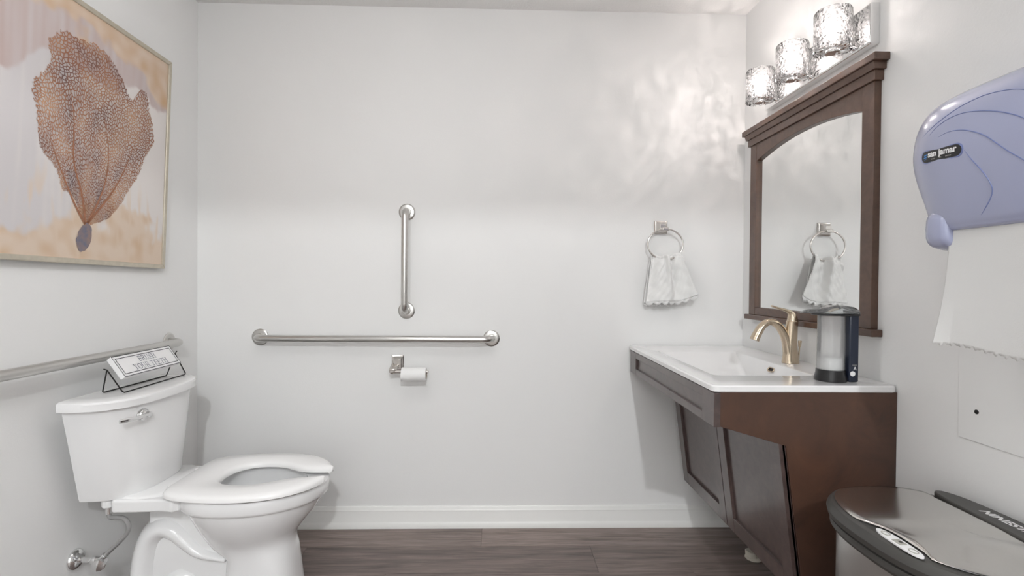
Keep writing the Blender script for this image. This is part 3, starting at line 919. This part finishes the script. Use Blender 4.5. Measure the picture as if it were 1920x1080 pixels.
# control panel: white pill with two buttons and a sensor
def pill(name, cx, cy, rx, ry, z, m, par, n=28, h=0.0016):
    pts = [(cx + rx * math.copysign(abs(math.cos(a)) ** 0.9, math.cos(a)), cy + ry * math.copysign(abs(math.sin(a)) ** 0.75, math.sin(a)), z) for a in [2 * math.pi * k / n for k in range(n)]]
    return prism(name, pts, (0, 0, h), m, par)
pn = pill('control_panel', TX - 0.150, TY - 0.072, 0.0130, 0.058, 0.6256, M_white, tc_, h=0.0028)
for dy, m_p in ((0.034, M_greyp), (-0.036, M_greyp)):
    tube('button', [(TX - 0.150 + 0.0065 * math.cos(a), TY - 0.072 + dy + 0.009 * math.sin(a), 0.6293) for a in [2 * math.pi * k / 20 for k in range(20)]], 0.0010, m_p, pn, n=6, closed=True)
box('sensor', TX - 0.158, TX - 0.142, TY - 0.084, TY - 0.062, 0.6285, 0.6296, M_greyp, pn, bevel=0.0004)
box('sensor_eye', TX - 0.1515, TX - 0.145, TY - 0.079, TY - 0.070, 0.6290, 0.6300, M_dark, pn)

# ================================================================== TOILET
TC = -0.547
to = thing('toilet', 'white two piece toilet with open front seat against the left wall', 'toilet', (0.4, TC, 0))
def egg(xb, xf, hw, z, n=56, nb=2.6, nf=2.0, mid=0.45):
    xm = xb + (xf - xb) * mid
    out = []
    for k in range(n):
        a = 2 * math.pi * k / n
        c, s = math.cos(a), math.sin(a)
        e = nf if c > 0 else nb
        x = xm + (xf - xm if c > 0 else xm - xb) * math.copysign(abs(c) ** (2 / e), c)
        ee = nb if c < 0 else nf
        out.append((x, TC + hw * math.copysign(abs(s) ** (2 / ee), s), z))
    return out
secs = [egg(0.452, 0.694, 0.112, 0.0, nb=5, nf=3), egg(0.455, 0.688, 0.108, 0.03, nb=5, nf=3), egg(0.460, 0.676, 0.104, 0.14, nb=5, nf=2.8), egg(0.462, 0.668, 0.104, 0.200, nb=4.5, nf=2.6),
        egg(0.440, 0.664, 0.106, 0.218, nb=4, nf=2.4), egg(0.408, 0.664, 0.110, 0.238, nb=3.4, nf=2.3), egg(0.392, 0.668, 0.120, 0.258, nb=3, nf=2.2), egg(0.380, 0.684, 0.136, 0.280, nb=2.8, nf=2.1),
        egg(0.362, 0.712, 0.158, 0.315, nb=2.6), egg(0.345, 0.740, 0.176, 0.350, nb=2.5), egg(0.330, 0.757, 0.186, 0.380, nb=2.5), egg(0.326, 0.760, 0.187, 0.388, nb=2.5),
        egg(0.316, 0.772, 0.194, 0.391, nb=2.6), egg(0.312, 0.778, 0.198, 0.400, nb=2.6), egg(0.310, 0.781, 0.199, 0.430, nb=2.6), egg(0.314, 0.777, 0.195, 0.438, nb=2.6),
        egg(0.380, 0.715, 0.135, 0.438, nb=2.4), egg(0.388, 0.706, 0.127, 0.432, nb=2.4), egg(0.380, 0.715, 0.135, 0.405, nb=2.4), egg(0.385, 0.700, 0.125, 0.360, nb=2.4), egg(0.42, 0.66, 0.095, 0.29, nb=2.3), egg(0.47, 0.60, 0.05, 0.235, nb=2.2), egg(0.50, 0.57, 0.03, 0.21, nb=2)]
v, f = ringmesh(secs)
put('bowl', v, f, M_porc, to, smooth=50)
v, f = ringmesh([egg(0.43, 0.65, 0.087, 0.283, nb=2.3), egg(0.44, 0.64, 0.08, 0.2835, nb=2.3)])
put('water', v, f, mat('bowl_water', (0.75, 0.78, 0.78), 0.03), to, smooth=60)
# trapway and foot
tube('trapway', spline([(0.172, TC, 0.0), (0.172, TC, 0.10), (0.178, TC, 0.19), (0.198, TC, 0.262), (0.238, TC, 0.296), (0.282, TC, 0.286), (0.322, TC, 0.250), (0.372, TC, 0.212), (0.460, TC, 0.192)], 6),
     [0.050, 0.050, 0.049, 0.047, 0.045, 0.042, 0.038, 0.028, 0.014], M_porc, to, n=28, flat=[0.098, 0.096, 0.094, 0.092, 0.092, 0.090, 0.086, 0.084, 0.080], upv=(1, 0, 0), smooth=180)
prism('web', [(x, TC - 0.062, z) for x, z in ((0.19, 0.0), (0.465, 0.0), (0.465, 0.205), (0.41, 0.255), (0.37, 0.31), (0.355, 0.40), (0.20, 0.40))], (0, 0.124, 0), M_porc, to, bevel=0.006)
fr_ = [[(0.305 + 0.115 * k * math.cos(a), TC + 0.088 * k2 * math.sin(a), z) for a in [2 * math.pi * j / 32 for j in range(32)]] for z, k, k2 in ((0.0, 1.25, 1.25), (0.02, 1.2, 1.22), (0.05, 1.05, 1.1), (0.10, 0.85, 1.0), (0.14, 0.6, 0.9), (0.158, 0.3, 0.7))]
v, f = ringmesh(fr_)
put('foot', v, f, M_porc, to, smooth=180)
dk = [(0.140, 0.152), (0.150, 0.160), (0.22, 0.158), (0.30, 0.152), (0.335, 0.160), (0.352, 0.150), (0.365, 0.12), (0.365, -0.12), (0.352, -0.150), (0.335, -0.160), (0.30, -0.152), (0.22, -0.158), (0.150, -0.160), (0.140, -0.152)]
prism('deck', [(x, TC + y, 0.394) for x, y in dk], (0, 0, 0.040), M_porc, to, bevel=0.012, seg=3)
hm = [[(0.04 + (0.255 - 0.04) * u_ if False else x, TC + y * k, z) for x, y in ((0.165, 0.15), (0.22, 0.158), (0.30 - s_, 0.13), (0.30 - s_, -0.13), (0.22, -0.158), (0.165, -0.15))] for z, k, s_, u_ in ((0.400, 0.98, 0.0, 0), (0.434, 0.95, 0.010, 0), (0.441, 0.90, 0.04, 0))]
v, f = ringmesh(hm)
put('tank_ledge', v, f, M_porc, to, smooth=60)
# tank and lid
def dshape(hw, xf, xe, z, p=2.9, x0=0.052, n=44):
    pts = []
    for k in range(n + 1):
        a = math.pi * k / n
        c, q = math.cos(a), math.sin(a)
        pts.append((x0 + (xf - x0) * max(0.0, q) ** (2 / p), TC - hw * math.copysign(abs(c) ** (2 / p), c), z))
    return pts
tk = [dshape(0.150, 0.190, 0.085, 0.428), dshape(0.166, 0.212, 0.098, 0.434), dshape(0.170, 0.219, 0.102, 0.446), dshape(0.200, 0.224, 0.100, 0.590), dshape(0.232, 0.228, 0.100, 0.738)]
v, f = ringmesh(tk)
put('tank', v, f, M_porc, to, smooth=40)
ld_ = [dshape(0.240, 0.232, 0.102, 0.738), dshape(0.250, 0.242, 0.104, 0.741), dshape(0.251, 0.243, 0.104, 0.762), dshape(0.248, 0.240, 0.101, 0.768), dshape(0.240, 0.231, 0.096, 0.771), dshape(0.20, 0.19, 0.085, 0.772)]
v, f = ringmesh(ld_)
put('tank_lid', v, f, M_porc, to, smooth=30)
# flush lever
hx = 0.052 + 0.175 * (1 - (0.118 / 0.225) ** 2.9) ** (1 / 2.9) - 0.002
fh = put('flush_lever', *tubevf(spline([(hx + 0.022, TC - 0.118, 0.703), (hx + 0.022, TC - 0.150, 0.704), (hx + 0.014, TC - 0.190, 0.705), (hx + 0.004, TC - 0.222, 0.706)], 6), [0.006, 0.0055, 0.006, 0.0085, 0.007], 14, [0.005, 0.004, 0.004, 0.004], (0, 0, 1)), M_chrome, to, smooth=60)
lathe('lever_boss', [(0.0215, -0.004), (0.0215, 0.004), (0.019, 0.010), (0.011, 0.016), (0.010, 0.026), (0.004, 0.028)], (hx, TC - 0.118, 0.703), (1, 0, 0), M_chrome, fh, n=28)
# seat: open-front ring
so = [(0.292, 0.0), (0.292, 0.060), (0.294, 0.115), (0.306, 0.150), (0.340, 0.175), (0.400, 0.192), (0.470, 0.203), (0.545, 0.206), (0.620, 0.197), (0.690, 0.170), (0.742, 0.128), (0.772, 0.085), (0.782, 0.058)]
si = [(0.425, 0.0), (0.427, 0.025), (0.434, 0.050), (0.448, 0.072), (0.470, 0.090), (0.500, 0.101), (0.540, 0.104), (0.580, 0.098), (0.620, 0.080), (0.660, 0.056), (0.700, 0.043), (0.740, 0.040), (0.776, 0.040)]
so = spline([(x, h, 0) for x, h in so], 4)
si = spline([(x, h, 0) for x, h in si], 4)
SC = TC - 0.006
rings = []
m_ = len(so)
for sgn in (-1, 1):
    pass
idx = [(-1, k) for k in range(m_ - 1, 0, -1)] + [(1, k) for k in range(m_)]
for sgn, k in idx:
    a = Vector((so[k].x, SC + sgn * so[k].y, 0))
    b = Vector((si[k].x, SC + sgn * si[k].y, 0))
    w_ = (b - a)
    L = w_.length
    w_.normalize()
    ring = []
    for fr2, z in ((0.0, 0.442), (0.0, 0.450), (min(0.1, 0.004 / L), 0.457), (min(0.3, 0.016 / L), 0.4635), (0.5, 0.4655), (1 - min(0.3, 0.016 / L), 0.4635), (1 - min(0.1, 0.004 / L), 0.457), (1.0, 0.450), (1.0, 0.442)):
        p = a + (b - a) * fr2
        ring.append((p.x, p.y, z + 0.003 + 0.006 * (p.x - 0.3) / 0.5))
    rings.append(ring)
def endcap(r0, r1):
    c0 = sum((Vector(p) for p in r0), Vector()) / len(r0)
    d = (c0 - sum((Vector(p) for p in r1), Vector()) / len(r1)).normalized()
    return [[tuple(c0 + (Vector(p) - c0) * k + d * h) for p in r0] for k, h in ((0.93, 0.004), (0.75, 0.008), (0.4, 0.010))]
e0, e1 = endcap(rings[0], rings[1]), endcap(rings[-1], rings[-2])
rings = e0[::-1] + rings + e1
v, f = ringmesh(rings)
put('seat', v, f, M_seat, to, smooth=70)
for sgn in (-1, 1):
    lathe('seat_bolt', [(0.016, 0), (0.016, 0.012), (0.012, 0.017), (0.002, 0.018)], (0.285, TC + sgn * 0.075, 0.434), (0, 0, 1), M_seat, to, n=20)

# water supply: valve on the wall and braided line
vv = thing('shutoff_valve', 'chrome water shutoff valve with round escutcheon on the left wall beside the toilet', 'valve', (0, -0.668, 0.225))
lathe('escutcheon', [(0.034, 0.0), (0.034, 0.003), (0.030, 0.010), (0.020, 0.016), (0.012, 0.018), (0.0105, 0.022)], (0, -0.668, 0.225), (1, 0, 0), M_chrome, vv, n=32)
tube('pipe', [(0.01, -0.668, 0.225), (0.075, -0.674, 0.225)], 0.0085, M_chrome, vv)
lathe('valve_body', [(0.012, 0), (0.0135, 0.003), (0.0135, 0.016), (0.011, 0.019), (0.011, 0.042), (0.007, 0.046)], (0.060, -0.673, 0.225), (1, -0.05, 0), M_chrome, vv, n=16)
tube('outlet', [(0.088, -0.675, 0.225), (0.104, -0.677, 0.243)], 0.0095, M_chrome, vv, n=8)
lathe('valve_handle', [(0.006, 0), (0.006, 0.014), (0.019, 0.016), (0.019, 0.024), (0.006, 0.027)], (0.094, -0.678, 0.224), (0.25, -1, -0.1), M_chrome, vv, n=10, smooth=20)
sl = thing('supply_line', 'braided steel water supply line curving from valve to toilet tank', 'hose', (0.12, -0.68, 0.25))
hose = spline([(0.101, -0.676, 0.240), (0.120, -0.678, 0.258), (0.154, -0.680, 0.290), (0.178, -0.681, 0.320), (0.182, -0.681, 0.346), (0.168, -0.681, 0.366), (0.143, -0.681, 0.370), (0.124, -0.681, 0.370), (0.119, -0.681, 0.388), (0.119, -0.681, 0.412)], 8)
tube('hose', hose, 0.0070, mat('braided_steel', (0.50, 0.50, 0.50), 0.32, 1.0, bump=1.0, bscale=900), sl, n=12, smooth=180)
lathe('coupling_nut', [(0.017, 0.0), (0.019, 0.003), (0.019, 0.020), (0.017, 0.024)], (0.119, -0.681, 0.406), (0, 0, 1), M_white, sl, n=10, smooth=20)
tube('ferrule', [hose[0], hose[3]], 0.0095, M_chrome, sl, n=10)
tube('ferrule', [hose[-1] - Vector((0, 0, 0.030)), hose[-1]], 0.0092, M_chrome, sl, n=10)

# ================================================================== SIGN ON THE TANK
sg = thing('desk_sign', 'white block sign on black wire easel reading BRUSH YOUR TEETH on the toilet tank', 'sign', (0.13, -0.52, 0.772))
wr_ = 0.0021
fzz = 0.772 + wr_
apex_n, apex_f = (0.122, -0.692, 0.853), (0.122, -0.352, 0.858)
tube('front_wire', [(0.113, -0.694, 0.856), apex_n, (0.153, -0.668, fzz + 0.004), (0.155, -0.662, fzz), (0.152, -0.340, fzz), (0.150, -0.333, fzz + 0.004), apex_f, (0.128, -0.348, 0.868)], wr_, M_wire, sg, n=8)
tube('back_wire', [apex_n, (0.090, -0.668, fzz + 0.004), (0.089, -0.662, fzz), (0.096, -0.366, fzz), (0.097, -0.360, fzz + 0.004), apex_f], wr_, M_wire, sg, n=8)
B0 = Vector((0.176, -0.687, 0.829))       # lower near corner of the face
ex = Vector((0, 1, 0.006)).normalized()
ey = Vector((-0.046, 0, 0.064)).normalized()
en = ex.cross(ey).normalized()
if en.x < 0:
    en = -en
BW, BH = 0.286, 0.0795
def sp(u, v, d=0.0):
    return B0 + ex * u + ey * v + en * d
bo = prism('board', [sp(0, 0), sp(BW, 0), sp(BW, BH), sp(0, BH)], -en * 0.017, M_board, sg, bevel=0.0015)
def ribbon(pts, wd, out, closed=False):
    V, F = out
    n = len(pts)
    for i in range(n if closed else n - 1):
        a, b = Vector(pts[i]), Vector(pts[(i + 1) % n])
        d = (b - a)
        if d.length < 1e-9:
            continue
        d.normalize()
        nn = Vector((-d.y, d.x)) * wd / 2
        k = len(V)
        for q in (a - d * wd * .3 + nn, b + d * wd * .3 + nn, b + d * wd * .3 - nn, a - d * wd * .3 - nn):
            V.append(tuple(sp(q.x, q.y, 0.0006)))
        F.append((k, k + 1, k + 2, k + 3))
out = ([], [])
for ins in (0.0012, 0.0105):
    ribbon([(ins, ins), (BW - ins, ins), (BW - ins, BH - ins), (ins, BH - ins)], 0.0024, out, True)
put('printed_border', out[0], out[1], M_ink, bo)
# serif capitals drawn as strokes: (points, heavy?)
def arc(cx, cy, rx, ry, a0, a1, n=10):
    return [(cx + rx * math.cos(math.radians(a0 + (a1 - a0) * k / n)), cy + ry * math.sin(math.radians(a0 + (a1 - a0) * k / n))) for k in range(n + 1)]
def ser(x, y, w=0.22):
    return ([(x - w / 2, y), (x + w / 2, y)], 0)
GL = {
 'B': (0.68, [([(0.15, 0), (0.15, 1)], 1), ([(0.02, 0), (0.35, 0)], 0), ([(0.02, 1), (0.33, 1)], 0), ([(0.15, .53), (0.36, .53)], 0), (arc(0.33, .765, .22, .235, 90, -90), 1), (arc(0.35, .265, .26, .265, 90, -90), 1)]),
 'R': (0.74, [([(0.15, 0), (0.15, 1)], 1), ser(.15, 0, .28), ([(0.02, 1), (0.33, 1)], 0), ([(0.15, .5), (0.36, .5)], 0), (arc(0.33, .75, .24, .25, 90, -90), 1), ([(0.36, .5), (0.66, 0)], 1), ([(0.62, 0), (0.76, 0)], 0)]),
 'U': (0.78, [([(0.15, 1), (0.15, .3)], 1), (arc(0.38, .3, .23, .3, 180, 360), 0), ([(0.61, .3), (0.61, 1)], 0), ser(.15, 1, .28), ser(.61, 1, .24)]),
 'S': (0.58, [(arc(0.28, .745, .20, .24, 30, 250), 0), ([(0.14, .62), (0.42, .40)], 1), (arc(0.28, .255, .22, .25, 60, -160), 0), ([(.47, .72), (.47, .93)], 0), ([(.07, .28), (.07, .06)], 0)]),
 'H': (0.84, [([(0.16, 0), (0.16, 1)], 1), ([(0.66, 0), (0.66, 1)], 1), ([(0.16, .52), (0.66, .52)], 0), ser(.16, 0, .28), ser(.16, 1, .28), ser(.66, 0, .28), ser(.66, 1, .28)]),
 'Y': (0.74, [([(0.12, 1), (0.37, .48)], 1), ([(0.62, 1), (0.37, .48)], 0), ([(0.37, .48), (0.37, 0)], 1), ser(.37, 0, .28), ser(.12, 1, .26), ser(.62, 1, .22)]),
 'O': (0.80, [(arc(0.39, .5, .33, .5, 100, 260), 1), (arc(0.39, .5, .33, .5, -80, 80), 1), (arc(0.39, .5, .33, .5, 80, 100, 3), 0), (arc(0.39, .5, .33, .5, 260, 280, 3), 0)]),
 'T': (0.70, [([(0.34, 0), (0.34, 1)], 1), ([(0.03, 1), (0.65, 1)], 0), ([(.03, 1), (.03, .8)], 0), ([(.65, 1), (.65, .8)], 0), ser(.34, 0, .28)]),
 'E': (0.66, [([(0.15, 0), (0.15, 1)], 1), ([(0.02, 0), (0.56, 0)], 0), ([(0.02, 1), (0.54, 1)], 0), ([(0.15, .52), (0.44, .52)], 0), ([(.56, 0), (.58, .2)], 0), ([(.54, 1), (.55, .82)], 0), ([(.44, .42), (.44, .62)], 0)]),
 ' ': (0.38, []),
}
def write(s, cx, y, h):
    tw_ = sum(GL[c][0] for c in s) * h * 1.22
    x = cx - tw_ / 2
    for c in s:
        w_, st_ = GL[c]
        o2 = ([], [])
        for pts, heavy in st_:
            ribbon([(x + px_ * h * 1.22, y + py_ * h) for px_, py_ in pts], (0.0023 if heavy else 0.0012), o2)
        if o2[0]:
            put('letter', o2[0], o2[1], M_blueink, bo)
        x += w_ * h * 1.22
write('BRUSH', BW / 2 + 0.002, 0.044, 0.0195)
write('YOUR TEETH', BW / 2 + 0.002, 0.0165, 0.0195)

# ================================================================== FRAMED PRINT
from mathutils import noise
PO = Vector((0.026, -0.262, 1.190))            # lower corner nearest the back wall, front of the frame
eu = Vector((0, -1, 0.012)).normalized()
ev = Vector((0.0262, 0.012, 1)).normalized()
en2 = ev.cross(eu).normalized()
if en2.x < 0:
    en2 = -en2
PW, PH = 0.86, 0.842
def pp(u, v, d=0.0):
    return PO + eu * u + ev * v + en2 * d
pa = thing('framed_picture', 'large print of a copper sea fan in a thin champagne frame on the left wall', 'picture', tuple(pp(PW / 2, 0)))
fwid = 0.017
def bar4(name, q):
    V = [tuple(pp(u, v, 0.0)) for u, v in q] + [tuple(pp(u, v, -0.021)) for u, v in q]
    put(name, V, [(0, 1, 2, 3), (4, 5, 6, 7), (0, 1, 5, 4), (1, 2, 6, 5), (2, 3, 7, 6), (3, 0, 4, 7)], M_frame, pa, bevel=0.003)
bar4('frame_rail', [(0, 0), (PW, 0), (PW - fwid, fwid), (fwid, fwid)])
bar4('frame_rail', [(0, PH), (PW, PH), (PW - fwid, PH - fwid), (fwid, PH - fwid)])
bar4('frame_stile', [(0, 0), (0, PH), (fwid, PH - fwid), (fwid, fwid)])
bar4('frame_stile', [(PW, 0), (PW, PH), (PW - fwid, PH - fwid), (PW - fwid, fwid)])
def sm(a, b, x):
    t_ = min(1, max(0, (x - a) / (b - a)))
    return t_ * t_ * (3 - 2 * t_)
def mixc(a, b, k):
    return tuple(p * (1 - k) + q * k for p, q in zip(a, b))
def lin(c):
    return tuple((x / 255 / 12.92 if x / 255 < 0.04045 else ((x / 255 + 0.055) / 1.055) ** 2.4) for x in c)
C_tan, C_gold, C_mauve, C_white, C_lilac = lin((222, 203, 184)), lin((206, 174, 138)), lin((194, 174, 169)), lin((226, 221, 218)), lin((211, 207, 208))
def nz(x, y, z=0.0):
    return noise.noise(Vector((x, y, z)))
def canvas_col(u, v):
    """u from the right edge to the left, v upward, both 0..1"""
    n1 = nz(u * 7, v * 7, 1) * 0.06 + nz(u * 26, v * 26, 2) * 0.02
    streak = nz(u * 40, v * 2.5, 3)
    c = mixc(C_white, C_lilac, sm(0.25, 0.75, u + n1 * 2 + streak * 0.25))
    # mauve field in the upper part
    edge = 0.76 - 0.12 * sm(0.45, 1.0, u) + n1 * 1.1
    c = mixc(c, mixc(C_mauve, C_lilac, 0.35 + 0.45 * streak), sm(edge - 0.012, edge + 0.012, v))
    # gold band along the top
    eg = 0.90 - 0.10 * sm(0.3, 0.0, u) + 0.05 * sm(0.5, 0.8, u) + n1 * 1.4
    c = mixc(c, mixc(C_gold, C_tan, 0.45 + nz(u * 18, v * 18, 5) * 0.8), sm(eg - 0.02, eg + 0.02, v) * 0.85)
    # tan ground with scratches at the bottom
    eb = 0.14 + 0.05 * math.sin(u * 6) + n1 * 2.0 + 0.07 * max(0, nz(u * 30, v * 3, 7))
    c = mixc(c, mixc(C_tan, C_gold, max(0, 0.12 + nz(u * 16, v * 16, 8) * 0.9)), sm(eb + 0.03, eb - 0.03, v) * 0.95)
    sc = nz(u * 34, v * 5, 9)
    c = mixc(c, C_tan, sm(0.18, 0.40, sc) * sm(0.40, 0.22, v) * 0.7)
    return c
NU = 150
cv_ = grid('canvas', lambda a, b: pp(fwid - 0.003 + a * (PW - 2 * fwid + 0.006), fwid - 0.003 + b * (PH - 2 * fwid + 0.006), -0.006), NU, NU, None or M_white, pa, smooth=180)
mc = bpy.data.materials.new('painted_canvas')
mc.use_nodes = True
nt = mc.node_tree
at = nt.nodes.new('ShaderNodeAttribute')
at.attribute_name = 'paint'
nt.links.new(at.outputs['Color'], nt.nodes['Principled BSDF'].inputs['Base Color'])
nt.nodes['Principled BSDF'].inputs['Roughness'].default_value = 0.7
nt.nodes['Principled BSDF'].inputs['Specular IOR Level'].default_value = 0.2
me = cv_.data
me.materials[0] = mc
ca = me.color_attributes.new('paint', 'FLOAT_COLOR', 'POINT')
for i in range(len(me.vertices)):
    a, b = (i % (NU + 1)) / NU, (i // (NU + 1)) / NU
    ca.data[i].color = (*canvas_col(a, b), 1)
# the sea fan, printed on the canvas: outline in (y, z) on the wall, turned into picture coordinates
fan = [(-0.661, 1.329), (-0.682, 1.359), (-0.708, 1.405), (-0.746, 1.422), (-0.761, 1.466), (-0.797, 1.505), (-0.823, 1.532), (-0.834, 1.601), (-0.847, 1.656), (-0.853, 1.713), (-0.817, 1.75), (-0.801, 1.802), (-0.807, 1.845), (-0.756, 1.901), (-0.699, 1.9), (-0.649, 1.916), (-0.595, 1.907), (-0.548, 1.879), (-0.511, 1.84), (-0.485, 1.804), (-0.468, 1.800), (-0.427, 1.852), (-0.398, 1.838), (-0.378, 1.784), (-0.353, 1.684), (-0.399, 1.603), (-0.424, 1.539), (-0.485, 1.452), (-0.531, 1.38), (-0.587, 1.342), (-0.641, 1.322)]
def toUV(y, z):
    return (-0.262 - y, z - 1.190)
bu, bv = toUV(-0.655, 1.318)
cu_, cv2 = toUV(-0.615, 1.575)
pol = spline([(*toUV(y_, z_), 0) for y_, z_ in fan], 14, closed=True)
NTH, NR = len(pol) - 1, 30
VV, FF, UVs = [], [], []
for i in range(NTH + 1):
    q = pol[i] - Vector((cu_, cv2, 0))
    th = math.atan2(q.x, q.y)
    q = q * (1 + 0.02 * nz(i * 0.31, 1.7) + 0.02 * nz(i * 0.9, 5.2) + (0.03 * random.random() if pol[i].y > bv + 0.08 else 0))
    for j in range(NR + 1):
        x_, y_ = cu_ + q.x * j / NR, cv2 + q.y * j / NR
        VV.append(tuple(pp(x_, y_, -0.0052)))
        r_, t_ = math.hypot(x_ - bu, y_ - bv + 0.10), math.atan2(x_ - bu, y_ - bv + 0.10)
        UVs.append((t_ * 0.50, r_ * 0.74))
VV += VV[:NR + 1]
UVs += UVs[:NR + 1]
NTH += 1
for i in range(NTH):
    for j in range(NR):
        a = i * (NR + 1) + j
        FF.append((a, a + 1, a + NR + 2, a + NR + 1))
mf = bpy.data.materials.new('sea_fan_print')
mf.use_nodes = True
nt = mf.node_tree
bs = nt.nodes['Principled BSDF']
bs.inputs['Roughness'].default_value = 0.6
bs.inputs['Specular IOR Level'].default_value = 0.2
uvn = nt.nodes.new('ShaderNodeUVMap')
n0 = nt.nodes.new('ShaderNodeTexNoise')
n0.inputs['Scale'].default_value = 14
nt.links.new(uvn.outputs[0], n0.inputs['Vector'])
mx = nt.nodes.new('ShaderNodeMixRGB')
mx.inputs[0].default_value = 0.035
nt.links.new(uvn.outputs[0], mx.inputs[1])
nt.links.new(n0.outputs['Color'], mx.inputs[2])
vo = nt.nodes.new('ShaderNodeTexVoronoi')
vo.voronoi_dimensions = '2D'
vo.feature = 'DISTANCE_TO_EDGE'
vo.inputs['Scale'].default_value = 118
nt.links.new(mx.outputs[0], vo.inputs['Vector'])
rp = nt.nodes.new('ShaderNodeValToRGB')
rp.color_ramp.elements[0].position = 0.09
rp.color_ramp.elements[0].color = (1, 1, 1, 1)
rp.color_ramp.elements[1].position = 0.17
rp.color_ramp.elements[1].color = (0.16, 0.16, 0.16, 1)
nt.links.new(vo.outputs['Distance'], rp.inputs['Fac'])
n3 = nt.nodes.new('ShaderNodeTexNoise')
n3.inputs['Scale'].default_value = 9
n3.inputs['Detail'].default_value = 3
nt.links.new(uvn.outputs[0], n3.inputs['Vector'])
rc = nt.nodes.new('ShaderNodeValToRGB')
e = rc.color_ramp.elements
e[0].position, e[0].color = 0.32, (*lin((112, 88, 88)), 1)
e[1].position, e[1].color = 0.66, (*lin((196, 152, 120)), 1)
k_ = e.new(0.48)
k_.color = (*lin((160, 112, 88)), 1)
nt.links.new(n3.outputs['Fac'], rc.inputs['Fac'])
nt.links.new(rc.outputs['Color'], bs.inputs['Base Color'])
nt.links.new(rp.outputs['Color'], bs.inputs['Alpha'])
fo = put('sea_fan', VV, FF, mf, cv_, smooth=None)
ul = fo.data.uv_layers.new(name='UVMap')
for lp in fo.data.loops:
    ul.data[lp.index].uv = UVs[lp.vertex_index]
M_vein = mat('copper_vein', lin((172, 118, 88)), 0.6, var=0.3, vscale=60)
M_hold = mat('slate_blue_paint', lin((108, 112, 132)), 0.7, var=0.5, vscale=45, c2=lin((150, 128, 122)))
for tp in ([(0.0, 0.0), (0.02, 0.10), (0.055, 0.20), (0.06, 0.34), (0.09, 0.46)], [(0.0, 0.0), (-0.045, 0.08), (-0.075, 0.16), (-0.085, 0.26), (-0.06, 0.38)], [(0, 0), (0.05, 0.07), (0.10, 0.16), (0.14, 0.24)], [(0, 0), (-0.10, 0.12), (-0.16, 0.22), (-0.20, 0.32)]):
    q = spline([(bu + a, bv + b, 0) for a, b in tp], 8)
    V, F = [], []
    for i, c_ in enumerate(q):
        d_ = (q[min(i + 1, len(q) - 1)] - q[max(i - 1, 0)]).normalized()
        w_ = 0.0042 * (1 - i / (len(q) - 1)) + 0.0006
        V += [tuple(pp(c_.x - d_.y * w_, c_.y + d_.x * w_, -0.0048)), tuple(pp(c_.x + d_.y * w_, c_.y - d_.x * w_, -0.0048))]
    F = [(2 * i, 2 * i + 1, 2 * i + 3, 2 * i + 2) for i in range(len(q) - 1)]
    put('vein', V, F, M_vein, fo)
hd = [(0.028 * math.cos(a) * (1 + 0.22 * nz(a * 2, 3.3)) + 0.004 - 0.010 * math.sin(a), -0.040 + 0.047 * math.sin(a) * (1 + 0.12 * nz(a * 3, 8.1))) for a in [2 * math.pi * k / 40 for k in range(40)]]
put('holdfast', [tuple(pp(bu + a, bv + b, -0.0046)) for a, b in hd], [tuple(range(40))], M_hold, cv_)
